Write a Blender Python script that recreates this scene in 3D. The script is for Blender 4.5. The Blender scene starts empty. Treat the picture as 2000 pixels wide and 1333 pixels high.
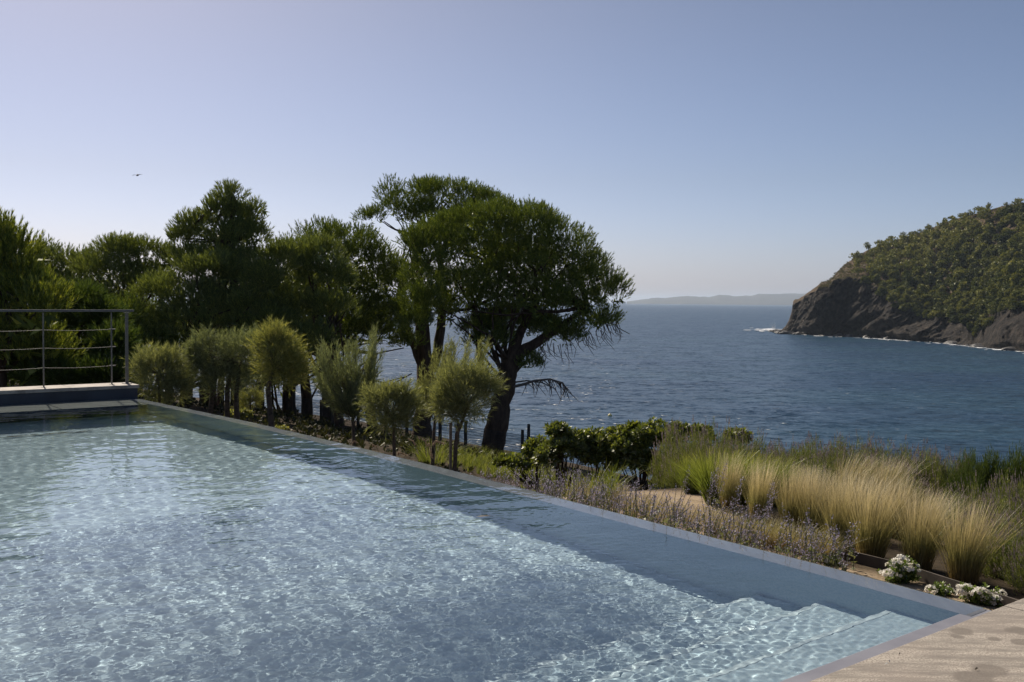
import bpy, math, random
import numpy as np
from mathutils import Vector, noise as mnoise

# ------------------------------------------------------------------ camera, sky, sun, exposure
S = bpy.context.scene
COL = S.collection
R = math.radians
CAM_H = 1.45
PITCH, ROLL = R(2.312), R(0.516)
cd = bpy.data.cameras.new('camera'); cam = bpy.data.objects.new('camera', cd); COL.objects.link(cam)
cd.lens = 35; cd.sensor_width = 36; cd.clip_start = .05; cd.clip_end = 90000
cam.location = (0, 0, CAM_H)
cam.rotation_euler = (R(90) - PITCH, -ROLL, 0)
S.camera = cam
SUN_EL, SUN_AZ = R(42), R(-29)
w = bpy.data.worlds.new('World'); S.world = w; w.use_nodes = True
nt = w.node_tree
sky = nt.nodes.new('ShaderNodeTexSky'); sky.sky_type = 'NISHITA'; sky.sun_disc = False
sky.sun_elevation = SUN_EL; sky.sun_rotation = SUN_AZ
sky.air_density = 1.0; sky.dust_density = 1.2; sky.ozone_density = 8.0; sky.altitude = 0
# the sea air near the horizon is paler and more lilac than the clear-air model, all the way round
tcw = nt.nodes.new('ShaderNodeTexCoord'); spw = nt.nodes.new('ShaderNodeSeparateXYZ'); nt.links.new(tcw.outputs['Generated'], spw.inputs[0])
rw = nt.nodes.new('ShaderNodeValToRGB'); nt.links.new(spw.outputs[2], rw.inputs[0])
for i_, (p_, c_) in enumerate([(0, (.63, .60, .71)), (.05, (.615, .548, .595)), (.12, (.58, .48, .465)), (.30, (.55, .425, .365))]):
    e_ = rw.color_ramp.elements[i_] if i_ < 2 else rw.color_ramp.elements.new(p_)
    e_.position = p_; e_.color = (*c_, 1)
mw = nt.nodes.new('ShaderNodeMix'); mw.data_type = 'RGBA'; mw.blend_type = 'MULTIPLY'; mw.inputs[0].default_value = 1
nt.links.new(sky.outputs[0], mw.inputs[6]); nt.links.new(rw.outputs[0], mw.inputs[7])
nt.links.new(mw.outputs[2], nt.nodes['Background'].inputs[0])
nt.nodes['Background'].inputs[1].default_value = .135
sl = bpy.data.lights.new('sun', 'SUN'); sl.energy = 5.0; sl.angle = R(.5); sl.color = (1, .9, .76)
so = bpy.data.objects.new('sun', sl); COL.objects.link(so)
sd = Vector((math.sin(SUN_AZ)*math.cos(SUN_EL), math.cos(SUN_AZ)*math.cos(SUN_EL), math.sin(SUN_EL)))
so.rotation_euler = sd.to_track_quat('Z', 'Y').to_euler(); so.location = (-30, 55, 60)
sl.cycles.is_caustics_light = True          # sunlight is refracted through the pool surface
S.view_settings.view_transform = 'Standard'; S.view_settings.look = 'None'
S.view_settings.exposure = .4; S.view_settings.gamma = 1; S.view_settings.use_curve_mapping = False

rng = np.random.default_rng(11); random.seed(5)
SEA_Z = -15.0
F = 1944.4

# ------------------------------------------------------------------ helpers: places
def ray(px, py):
    a = ROLL * 1.0
    x = px - 1000; y = 666.5 - py
    xr = x*math.cos(a) - y*math.sin(a); yr = x*math.sin(a) + y*math.cos(a)
    d = np.array([xr, F, yr]); c, s = math.cos(-PITCH), math.sin(-PITCH)
    return np.array([d[0], c*d[1] - s*d[2], s*d[1] + c*d[2]])
def at(px, py, Y):
    d = ray(px, py); return np.array([0, 0, CAM_H]) + d*(Y/d[1])
def hit(px, py, z=0.):
    d = ray(px, py); return np.array([0, 0, CAM_H]) + d*((z - CAM_H)/d[2])
# pool frame: origin at the near outer corner, W along the overflow edge (away), N to its right (garden side)
O = np.array([2.36, 4.70]); WA = R(-38.6)
W = np.array([math.sin(WA), math.cos(WA)]); N = np.array([W[1], -W[0]])
def sn(s, n, z=0.):
    p = O + W*s + N*n; return np.array([p[0], p[1], z])
def to_sn(x, y):
    dx, dy = x - O[0], y - O[1]
    return dx*W[0] + dy*W[1], dx*N[0] + dy*N[1]
# the overflow edge bows gently outward
_ES = [-6, 0, .44, .91, 1.42, 2.24, 3.96, 5.11, 6.75, 8.85, 10.59, 12.0, 12.6, 80]; _EN = [0, .008, .041, .068, .078, .095, .157, .188, .203, .181, .102, .02, 0, 0]
_eg = np.linspace(-6, 14, 801); _ev = np.interp(_eg, _ES, _EN); _k = np.hanning(61); _ev = np.convolve(np.pad(_ev, 30, 'edge'), _k/_k.sum(), 'valid')
def edge_n(s): return np.interp(s, _eg, _ev)
BAND = .235
def sstep(a, b, x):
    t = np.clip((x - a)/(b - a), 0, 1); return t*t*(3 - 2*t)

# cheap vectorised value noise
def _h(ix, iy, seed):
    v = np.sin(ix*127.1 + iy*311.7 + seed*74.7)*43758.5453
    return v - np.floor(v)
def vnoise(x, y, seed=0):
    ix, iy = np.floor(x), np.floor(y); fx, fy = x - ix, y - iy
    fx = fx*fx*(3 - 2*fx); fy = fy*fy*(3 - 2*fy)
    a, b = _h(ix, iy, seed), _h(ix + 1, iy, seed); c, d = _h(ix, iy + 1, seed), _h(ix + 1, iy + 1, seed)
    return (a*(1 - fx) + b*fx)*(1 - fy) + (c*(1 - fx) + d*fx)*fy
def fbm(x, y, oct=4, seed=0):
    t = 0; a = 1; n = 0
    for i in range(oct):
        t = t + a*(vnoise(x*2**i, y*2**i, seed + i) - .5)*2; n += a; a *= .5
    return t/n
def ground_z(x, y):
    x = np.asarray(x, float); y = np.asarray(y, float)
    s, n = to_sn(x, y)
    np_ = np.maximum(n, 0)
    z = -.13 - .07*np.minimum(np_, 5) - .2*np.maximum(np_ - 5, 0)
    z = z - .95*sstep(3.2, 9, s)
    nd = 8 + 8.5*sstep(6, 15, s)
    z = z - .9*np.maximum(np_ - nd, 0)
    z = z + .05*fbm(x*.5, y*.5, 3, 3)*sstep(.3, 1.5, np_)
    z = z - .35*np.maximum(s - 34, 0)
    return np.maximum(z, SEA_Z - 3)
def gz(x, y): return float(ground_z(x, y))
def ghit(px, py):
    """the garden ground seen at a spot of the view"""
    d = ray(px, py); lo = 1.
    t = 3.5
    while t < 70:
        p = np.array([0, 0, CAM_H]) + d*(t/d[1])
        if p[2] < gz(p[0], p[1]) and to_sn(p[0], p[1])[1] > edge_n(to_sn(p[0], p[1])[0]) + .03: return np.array([p[0], p[1], gz(p[0], p[1])])
        t += .03
    return at(px, py, 30)

# ------------------------------------------------------------------ helpers: meshes and tags
def raw_mesh(name, v, f, smooth=False):
    m = bpy.data.meshes.new(name); v = np.asarray(v, np.float32).reshape(-1, 3); f = np.asarray(f, np.int32)
    k = f.shape[1]
    m.vertices.add(len(v)); m.vertices.foreach_set('co', v.ravel())
    m.loops.add(f.size); m.loops.foreach_set('vertex_index', f.ravel())
    m.polygons.add(len(f)); m.polygons.foreach_set('loop_start', np.arange(0, f.size, k, dtype=np.int32))
    m.polygons.foreach_set('use_smooth', np.full(len(f), smooth)); m.update(calc_edges=True)
    return m
def place(name, mesh, mat=None, parent=None, loc=None):
    if mat is not None and len(mesh.materials) == 0: mesh.materials.append(mat)
    o = bpy.data.objects.new(name, mesh); COL.objects.link(o)
    if parent is not None: o.parent = parent
    if loc is not None: o.location = loc
    return o
def obj(name, v, f, mat, parent=None, smooth=False, loc=None):
    return place(name, raw_mesh(name, v, f, smooth), mat, parent, loc)
def empty(name, loc):
    o = bpy.data.objects.new(name, None); COL.objects.link(o); o.location = loc; o.empty_display_size = .2; return o
def tag(o, label=None, cat=None, group=None, kind=None):
    if label: o['label'] = label
    if cat: o['category'] = cat
    if group: o['group'] = group
    if kind: o['kind'] = kind
    return o
def copy_tree(o, parent=None):
    c = o.copy(); COL.objects.link(c)
    if parent is not None: c.parent = parent
    for ch in list(o.children): copy_tree(ch, c)
    return c
class MB:
    def __init__(s): s.v = []; s.f = []; s.n = 0
    def add(s, v, f):
        v = np.asarray(v, float).reshape(-1, 3); f = np.asarray(f, int)
        s.v.append(v); s.f.append(f + s.n); s.n += len(v)
    def box(s, c, ax, ay, az):
        """centre and three half-axis vectors"""
        c, ax, ay, az = map(np.asarray, (c, ax, ay, az)); v = []
        for k in (-1, 1):
            for a, b in ((-1, -1), (1, -1), (1, 1), (-1, 1)): v.append(c + a*ax + b*ay + k*az)
        s.add(v, [(0, 3, 2, 1), (4, 5, 6, 7), (0, 1, 5, 4), (1, 2, 6, 5), (2, 3, 7, 6), (3, 0, 4, 7)])
    def tube(s, pts, rad, k=8, wob=0.):
        pts = np.asarray(pts, float); m = len(pts); rad = np.broadcast_to(rad, (m,)).astype(float)
        t = np.gradient(pts, axis=0); t /= np.linalg.norm(t, axis=1)[:, None] + 1e-9
        ref = np.array([0, 1., 0]) if abs(t[:, 1]).mean() < .8 else np.array([1., 0, 0])
        u = np.cross(t, ref); u /= np.linalg.norm(u, axis=1)[:, None] + 1e-9; v_ = np.cross(t, u)
        a = np.linspace(0, 2*np.pi, k, endpoint=False)
        rr = rad[:, None]*(1 + (rng.uniform(-wob, wob, (m, k)) if wob else 0))
        P = pts[:, None] + rr[..., None]*(np.cos(a)[None, :, None]*u[:, None] + np.sin(a)[None, :, None]*v_[:, None])
        i = np.arange(m*k).reshape(m, k); j = np.roll(i, -1, 1)
        f = np.stack([i[:-1], j[:-1], j[1:], i[1:]], -1).reshape(-1, 4)
        s.add(P.reshape(-1, 3), f)
        s.add(pts[-1:].repeat(4, 0) + np.array([[0, 0, 0], [1e-4, 0, 0], [1e-4, 1e-4, 0], [0, 1e-4, 0]]), [(0, 1, 2, 3)])
    def make(s, name, mat, parent=None, smooth=False, loc=None):
        return obj(name, np.concatenate(s.v), np.concatenate(s.f), mat, parent, smooth, loc)
def bevelled_box(v8, name, mat, parent, bev=.004, smooth=False):
    m = MB(); m.add(v8, [(0, 3, 2, 1), (4, 5, 6, 7), (0, 1, 5, 4), (1, 2, 6, 5), (2, 3, 7, 6), (3, 0, 4, 7)])
    o = m.make(name, mat, parent)
    b = o.modifiers.new('bevel', 'BEVEL'); b.width = bev; b.segments = 2
    return o
def snbox(s0, s1, n0, n1, z0, z1):
    return [sn(s0, n0, z0), sn(s0, n1, z0), sn(s1, n1, z0), sn(s1, n0, z0), sn(s0, n0, z1), sn(s0, n1, z1), sn(s1, n1, z1), sn(s1, n0, z1)]

def norm(a): return a/(np.linalg.norm(a, axis=-1, keepdims=True) + 1e-9)
def rdir(n, zmin=-1.):
    z = rng.uniform(zmin, 1, n); a = rng.uniform(0, 2*np.pi, n); r = np.sqrt(1 - z*z)
    return np.stack([r*np.cos(a), r*np.sin(a), z], 1)
def scatter(tv, tf, pos, dr, sc):
    """copies of a small template (local Z along dr) baked into one vertex array"""
    n = len(pos); dr = norm(dr)
    ref = norm(rng.normal(size=(n, 3))); u = norm(np.cross(dr, ref)); v = np.cross(dr, u)
    M = np.stack([u, v, dr], -1)                      # columns
    P = np.einsum('nij,kj->nki', M, tv)*np.asarray(sc).reshape(-1, 1, 1) + pos[:, None]
    f = tf[None] + (np.arange(n)*len(tv))[:, None, None]
    return P.reshape(-1, 3), f.reshape(-1, tf.shape[1])

# ------------------------------------------------------------------ helpers: materials
def newmat(name):
    m = bpy.data.materials.new(name); m.use_nodes = True; t = m.node_tree; t.nodes.clear()
    o = t.nodes.new('ShaderNodeOutputMaterial'); return m, t, o
def nd(t, kind, **kw):
    n = t.nodes.new('ShaderNode' + kind)
    for k, v in kw.items():
        if k in n.inputs.keys(): n.inputs[k].default_value = v
        else: setattr(n, k, v)
    return n
def ramp(t, fac, stops):
    r = t.nodes.new('ShaderNodeValToRGB'); e = r.color_ramp.elements
    while len(e) > 1: e.remove(e[-1])
    e[0].position = stops[0][0]; e[0].color = (*stops[0][1], 1)
    for p, c in stops[1:]:
        x = e.new(p); x.color = (*c, 1)
    t.links.new(fac, r.inputs[0]); return r.outputs[0]
def pos_noise(t, scale, detail=4, rough=.55, vec=None, sx=None):
    g = nd(t, 'NewGeometry') if vec is None else None
    src = g.outputs['Position'] if vec is None else vec
    if sx is not None:
        mp = nd(t, 'Mapping'); mp.inputs['Rotation'].default_value = (0, 0, sx[0]); mp.inputs['Scale'].default_value = sx[1]
        t.links.new(src, mp.inputs[0]); src = mp.outputs[0]
    n = nd(t, 'TexNoise'); n.inputs['Scale'].default_value = scale; n.inputs['Detail'].default_value = detail
    n.inputs['Roughness'].default_value = rough; t.links.new(src, n.inputs['Vector']); return n.outputs[0]
def mixc(t, fac, a, b, mode='MIX'):
    m = t.nodes.new('ShaderNodeMix'); m.data_type = 'RGBA'; m.blend_type = mode
    for s, v in ((0, fac), (6, a), (7, b)):
        if hasattr(v, 'is_linked') or hasattr(v, 'links'): t.links.new(v, m.inputs[s])
        elif s == 0: m.inputs[0].default_value = v
        else: m.inputs[s].default_value = (*v, 1)
    return m.outputs[2]
def bump(t, h, strength=.5, dist=.01):
    b = nd(t, 'Bump'); b.inputs['Strength'].default_value = strength; b.inputs['Distance'].default_value = dist
    t.links.new(h, b.inputs['Height']); return b.outputs[0]
def pmat(name, col, rough=.7, metal=0., bmp=None, spec=.4, coat=0.):
    """col: a colour, or a function of the node tree that gives a socket"""
    m, t, o = newmat(name); p = nd(t, 'BsdfPrincipled')
    p.inputs['Roughness'].default_value = rough; p.inputs['Metallic'].default_value = metal
    p.inputs['Specular IOR Level'].default_value = spec; p.inputs['Coat Weight'].default_value = coat
    if callable(col): t.links.new(col(t), p.inputs['Base Color'])
    else: p.inputs['Base Color'].default_value = (*col, 1)
    if bmp: t.links.new(bmp(t), p.inputs['Normal'])
    t.links.new(p.outputs[0], o.inputs[0]); return m
def leafmat(name, stops, trans=.35, gloss=.05, zgrad=None, tr_tint=(1.15, 1.1, .55), patch=None, per_object=None):
    """stops: colours picked per leaf; zgrad: (z0, z1, stops) colours over the plant's own height"""
    m, t, o = newmat(name)
    g = nd(t, 'NewGeometry'); c = ramp(t, g.outputs['Random Per Island'], stops)
    if patch:
        nz = pos_noise(t, patch[0], 2); c = mixc(t, ramp(t, nz, [(.4, (0, 0, 0)), (.62, (1, 1, 1))]), c, patch[1])
    if zgrad:
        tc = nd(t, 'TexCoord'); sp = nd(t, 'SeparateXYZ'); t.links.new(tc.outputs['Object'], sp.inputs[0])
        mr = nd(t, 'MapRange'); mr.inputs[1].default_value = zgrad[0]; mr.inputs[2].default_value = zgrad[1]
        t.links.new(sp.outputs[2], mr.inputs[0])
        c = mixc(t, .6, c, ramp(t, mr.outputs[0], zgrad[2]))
    if per_object:
        oi = nd(t, 'ObjectInfo'); c = mixc(t, 1., c, ramp(t, oi.outputs['Random'], per_object), 'MULTIPLY')
    d = nd(t, 'BsdfDiffuse'); tr = nd(t, 'BsdfTranslucent'); gl = nd(t, 'BsdfGlossy'); gl.inputs['Roughness'].default_value = .45
    t.links.new(c, d.inputs[0]); t.links.new(mixc(t, 1., c, tr_tint, 'MULTIPLY'), tr.inputs[0])
    gl.inputs[0].default_value = (.8, .8, .75, 1)
    m1 = nd(t, 'MixShader'); m1.inputs[0].default_value = trans; t.links.new(d.outputs[0], m1.inputs[1]); t.links.new(tr.outputs[0], m1.inputs[2])
    m2 = nd(t, 'MixShader'); m2.inputs[0].default_value = gloss; t.links.new(m1.outputs[0], m2.inputs[1]); t.links.new(gl.outputs[0], m2.inputs[2])
    t.links.new(m2.outputs[0], o.inputs[0]); return m

# =================================================================== THE SEA AND THE COAST
def sea_material():
    m, t, o = newmat('sea_water'); p = nd(t, 'BsdfPrincipled')
    p.inputs['Roughness'].default_value = .3; p.inputs['IOR'].default_value = 1.13; p.inputs['Specular Tint'].default_value = (1, 1, 1, 1)
    big = pos_noise(t, .012, 3, .5, sx=(R(20), (1, 2.6, 1)))
    base = ramp(t, big, [(.35, (.017, .041, .078)), (.65, (.021, .052, .084))])
    caps = pos_noise(t, .75, 6, .72, sx=(R(18), (.6, 1.7, 1)))
    foam = ramp(t, caps, [(.685, (0, 0, 0)), (.70, (1, 1, 1))])
    t.links.new(mixc(t, foam, base, (.75, .78, .8)), p.inputs['Base Color'])
    t.links.new(ramp(t, foam, [(0, (.29, .29, .29)), (1, (.9, .9, .9))]), p.inputs['Roughness'])
    def mul(s, k):
        q = nd(t, 'Math', operation='MULTIPLY'); t.links.new(s, q.inputs[0]); q.inputs[1].default_value = k; return q.outputs[0]
    def add(a, b):
        q = nd(t, 'Math', operation='ADD'); t.links.new(a, q.inputs[0]); t.links.new(b, q.inputs[1]); return q.outputs[0]
    acc = None
    g_ = nd(t, 'NewGeometry')
    for sc_, k_, an_ in ((.085, .22, 20), (.33, 1.0, 28), (1.1, 1.35, 38), (3.5, .9, 10)):
        mp = nd(t, 'Mapping'); mp.inputs['Rotation'].default_value = (0, 0, R(an_)); mp.inputs['Scale'].default_value = (.65, 1.35, 1); t.links.new(g_.outputs['Position'], mp.inputs[0])
        n_ = nd(t, 'TexNoise'); n_.inputs['Scale'].default_value = sc_; n_.inputs['Detail'].default_value = 2; t.links.new(mp.outputs[0], n_.inputs['Vector'])
        sb = nd(t, 'VectorMath', operation='SUBTRACT'); t.links.new(n_.outputs[1], sb.inputs[0]); sb.inputs[1].default_value = (.5, .5, .5)
        ml = nd(t, 'VectorMath', operation='MULTIPLY'); t.links.new(sb.outputs[0], ml.inputs[0]); ml.inputs[1].default_value = (k_*1.7, k_*1.1, 0)
        if acc is None: acc = ml.outputs[0]
        else:
            ad = nd(t, 'VectorMath', operation='ADD'); t.links.new(acc, ad.inputs[0]); t.links.new(ml.outputs[0], ad.inputs[1]); acc = ad.outputs[0]
    ad = nd(t, 'VectorMath', operation='ADD'); t.links.new(acc, ad.inputs[0]); ad.inputs[1].default_value = (0, 0, 1)
    nn_ = nd(t, 'VectorMath', operation='NORMALIZE'); t.links.new(ad.outputs[0], nn_.inputs[0]); t.links.new(nn_.outputs[0], p.inputs['Normal'])
    t.links.new(p.outputs[0], o.inputs[0]); return m
r_ = np.concatenate([[5], np.geomspace(30, 20000, 60)]); a_ = np.linspace(-math.pi, math.pi, 97)
A_, R_ = np.meshgrid(a_, r_, indexing='ij')
v = np.dstack([R_*np.sin(A_), R_*np.cos(A_) + 40, np.full(A_.shape, SEA_Z)]).reshape(-1, 3)
i = np.arange(A_.size).reshape(A_.shape)
f = np.stack([i[:-1, :-1], i[:-1, 1:], i[1:, 1:], i[1:, :-1]], -1).reshape(-1, 4)
tag(obj('sea', v, f[:, ::-1], sea_material(), smooth=True), kind='structure')

# distant peninsula
def hills():
    px = np.array([1225, 1248, 1270, 1300, 1330, 1350, 1385, 1405, 1425, 1440, 1480, 1500, 1530, 1560, 1590, 1640, 1800, 2100])
    py = np.array([589, 586.5, 583, 582, 580, 580, 582, 576, 578, 579, 575, 575, 574, 573.5, 572, 573, 575, 580])
    xs = np.linspace(1225, 2100, 420); top = np.interp(xs, px, py) + fbm(xs*.06, xs*0, 4, 7)*1.6 + fbm(xs*.015, xs*0+9, 2, 8)*1.
    V = []
    prof = [(8700, 0), (8800, .18), (9000, .5), (9250, .8), (9500, 1), (9900, .8), (10600, 0)]
    for j, x in enumerate(xs):
        hp = at(x, top[j], 9500)[2] - SEA_Z
        for Y, k in prof:
            p = at(x, 600, Y); jit = 1 + .2*fbm(np.array(x*.08), np.array(Y*.01), 3, 5)*(0 < k < 1)
            V.append((p[0], Y, SEA_Z + max(hp, 2)*k*jit - (3 if k == 0 else 0)))
    k = len(prof); i = np.arange(len(V)).reshape(-1, k)
    f = np.stack([i[:-1, :-1], i[1:, :-1], i[1:, 1:], i[:-1, 1:]], -1).reshape(-1, 4)
    m = pmat('far_hill_scrub', lambda t: ramp(t, pos_noise(t, .004, 4), [(.3, (.008, .010, .010)), (.7, (.045, .042, .034))]), .95)
    tag(obj('distant_hills', V, f, m, smooth=True), kind='structure')
hills()

# headland: steep rock over the water, wooded slope above
HR_SHIFT = 5.
HP_X = np.array([1527, 1540, 1560, 1600, 1660, 1700, 1780, 1850, 1920, 2000, 2100, 2300, 2600, 3000], float)
HP_C = np.array([650, 651, 652, 656, 658, 660, 666, 671, 679, 687, 697, 720, 770, 850], float)          # waterline
HR_X = np.array([1527, 1534, 1541, 1546, 1549, 1553, 1560, 1570, 1585, 1607, 1622, 1632, 1650, 1690, 1740, 1800, 1860, 1900, 1950, 2000, 2100, 2300, 2600, 3000], float)
HR_Y = np.array([649, 644, 632, 616, 594, 590, 588, 582, 570, 553, 545, 532, 514, 488, 470, 449, 424, 414, 400, 391, 372, 345, 320, 300], float)
CL_X = np.array([1527, 1600, 1660, 1720, 1735, 1760, 1800, 1850, 1890, 1905, 1925, 1960, 2000, 2100, 3000], float)
CL_F = np.array([.97, .93, .73, .50, .42, .33, .27, .22, .19, .08, .15, .32, .37, .3, .3])                                     # share of the rise that is rock
CLX_ = np.linspace(1527, 3000, 1474); CLF_ = np.interp(CLX_, CL_X, CL_F); CLF_ = np.convolve(np.pad(CLF_, 12, 'edge'), np.hanning(25)/np.hanning(25).sum(), 'valid') + .05*fbm(CLX_*.06, CLX_*0, 3, 13)
def head_point(px, v):
    """v 0 at the water, 1 on the ridge, 2 down behind"""
    px = np.asarray(px, float); v = np.asarray(v, float)
    hy = 588 + .009*(px - 1000)
    pc = np.interp(px, HP_X, HP_C); pr = np.interp(px, HR_X, HR_Y) + HR_SHIFT*sstep(1700, 1850, px); cf = np.interp(px, CLX_, CLF_)
    pr = np.minimum(pr, pc - 1)
    Yc = F*(CAM_H - SEA_Z)/(pc - hy)
    depth = np.interp(px, [1527, 1560, 1620, 1700, 1800, 2000, 2600], [14, 28, 55, 90, 130, 175, 220])
    q = np.clip(v, 0, 1)
    vc = .22                                              # the rock takes this share of the depth
    rise = np.where(q < vc, cf*(q/vc)**.8, cf + (1 - cf)*((q - vc)/(1 - vc))**.9)
    Y = Yc + depth*q
    py = pc + (pr - pc)*rise
    z = CAM_H - (py - hy)/F*Y
    x = (px - 1000)/F*Y
    # behind the ridge
    b = np.clip(v - 1, 0, 1)
    Y2 = Y + b*depth*1.3; z = z*(1 - b) + (SEA_Z - 4)*b
    x = x + (px - 1000)/F*(Y2 - Y)
    return x, Y2, z
def head_disp(px, v, x, Y, z):
    cf = np.interp(px, CLX_, CLF_)
    q = np.clip(v, 0, 1)
    hgt = z - SEA_Z
    rockw = np.clip(1 - (q - .20)/.12, 0, 1)*sstep(0, .02, v)
    u = x*.55 + Y*.25
    # slanting ribs of rock
    def ridged(a, b, o, sd_):
        r_ = 0; am = 1.
        for q_ in range(o): r_ = r_ + am*(1 - np.abs(vnoise(a*1.9**q_, b*1.9**q_, sd_ + q_)*2 - 1)*1.6); am *= .52
        return r_
    u = x - .35*Y; wob_ = fbm(u*.03, hgt*.05, 3, 17)*9
    rib = ridged((u*.9 - hgt*.8 + wob_)*.055, (u*.4 + hgt)*.016, 4, 21) - .3
    crack = ridged((u*.9 - hgt*.9 + wob_)*.19, (u*.4 + hgt)*.05, 4, 31) - .4
    fine = fbm((u - hgt)*.55, (hgt + u)*.3, 4, 41)
    tip = sstep(1527, 1600, px)
    dn = rockw*(rib*6.5*tip + crack*2.6*(.4 + .6*tip) + fine*1.7)
    soft = (1 - rockw)*(fbm(x*.025, Y*.025, 4, 51)*4.5 + fbm(x*.12, Y*.12, 3, 52)*1.0)*np.clip((q - .2)*6, 0, 1)*np.clip((1.03 - v)*6, 0, 1)
    return dn, soft
def headland():
    px = np.concatenate([np.linspace(1527, 1700, 190), np.linspace(1700, 2050, 290)[1:], np.linspace(2050, 3000, 60)[1:]])
    vv = np.concatenate([np.linspace(0, .34, 96), np.linspace(.34, 1, 60)[1:], np.linspace(1, 2, 16)[1:]])
    PX, V_ = np.meshgrid(px, vv, indexing='ij')
    x, y, z = head_point(PX, V_)
    dn, soft = head_disp(PX, V_, x, y, z)
    x = x - dn*.55; y = y - dn*.8; z = z + soft + dn*.15
    z = np.where(V_ <= 0, SEA_Z - 2, z)
    v = np.dstack([x, y, z]).reshape(-1, 3); i = np.arange(PX.size).reshape(PX.shape)
    rw = np.clip(sstep(1628, 1606, PX) + 1 - (np.clip(V_, 0, 1) - .215 - .05*fbm(x*.05, z*.05, 3, 66))/.05, 0, 1)
    f = np.stack([i[:-1, :-1], i[1:, :-1], i[1:, 1:], i[:-1, 1:]], -1).reshape(-1, 4)
    m, t, o = newmat('headland_rock_and_soil'); p = nd(t, 'BsdfPrincipled'); p.inputs['Roughness'].default_value = .92
    p.inputs['Specular IOR Level'].default_value = .15
    at_ = nd(t, 'Attribute', attribute_name='soil')
    slope = mixc(t, ramp(t, pos_noise(t, .12, 5, .65), [(.56, (0, 0, 0)), (.66, (.7, .7, .7))]), at_.outputs['Fac'], (.5, .5, .5))
    slope = at_.outputs['Fac']
    rock = ramp(t, pos_noise(t, .3, 6, .68), [(.3, (.010, .009, .008)), (.46, (.026, .022, .018)), (.6, (.060, .048, .037)), (.76, (.14, .11, .082))])
    soil = ramp(t, pos_noise(t, .3, 5, .6), [(.3, (.045, .045, .022)), (.48, (.12, .085, .05)), (.7, (.20, .14, .085))])
    t.links.new(mixc(t, slope, rock, soil), p.inputs['Base Color'])
    t.links.new(bump(t, pos_noise(t, .45, 8, .75), 1., 3.5), p.inputs['Normal'])
    t.links.new(p.outputs[0], o.inputs[0])
    h_ = tag(obj('headland_hill', v, f, m, smooth=True), kind='structure')
    h_.data.attributes.new('soil', 'FLOAT', 'POINT').data.foreach_set('value', (1 - rw).ravel().astype(np.float32))
headland()

# boulders off the tip, foam along the waterline, spray
ROCKM = pmat('wet_dark_rock', lambda t: ramp(t, pos_noise(t, 1.2, 5), [(.35, (.02, .02, .02)), (.65, (.07, .065, .06))]), .6)
def lump(c, r, seed, sq=(1, 1, .7), sub=3):
    import bmesh
    bm = bmesh.new(); bmesh.ops.create_icosphere(bm, subdivisions=sub, radius=1)
    for q in bm.verts:
        d = q.co.copy(); k = 1 + .35*mnoise.noise(d*1.6 + Vector((seed*7.1, 0, 0))) + .18*mnoise.noise(d*4 + Vector((0, seed*3.3, 0)))
        q.co = Vector((d.x*sq[0], d.y*sq[1], d.z*sq[2]))*k*r
    m = bpy.data.meshes.new('rock'); bm.to_mesh(m); bm.free(); return m
for k, (px, py, r) in enumerate([(1521, 650, 2.0), (1513, 648.5, 1.7), (1507, 647.5, 1.3), (1528, 652, 2.6), (1535, 653, 2.4), (1545, 653, 2.2), (1517, 646, 1.2), (1560, 654, 2.3), (1526, 648, 1.8)]):
    p = hit(px, py, SEA_Z)
    tag(place('sea_rock', lump(None, r, k, (1.5, 1, .62)), ROCKM, None, p), 'low dark wet rock in the surf off the tip of the headland', 'rock', 'rocks off the headland tip')
shore_v = [lump(None, 1.6, 20 + k, (1.4, 1, .7), 2) for k in range(4)]
for m_ in shore_v: m_.materials.append(ROCKM)
for k in range(34):
    px = random.uniform(1560, 2040); p = hit(px, float(np.interp(px, HP_X, HP_C)) + random.uniform(-.6, .7), SEA_Z)
    o = place('shore_rock', shore_v[k % 4], None, None, p); q = random.uniform(.45, 1.5); o.scale = (q*random.uniform(.8, 1.3), q, q*random.uniform(.6, 1.1)); o.rotation_euler = (0, 0, random.uniform(0, 6))
    tag(o, 'dark fallen boulder at the waterline under the headland cliff', 'boulder', 'boulders under the headland cliff')
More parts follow.
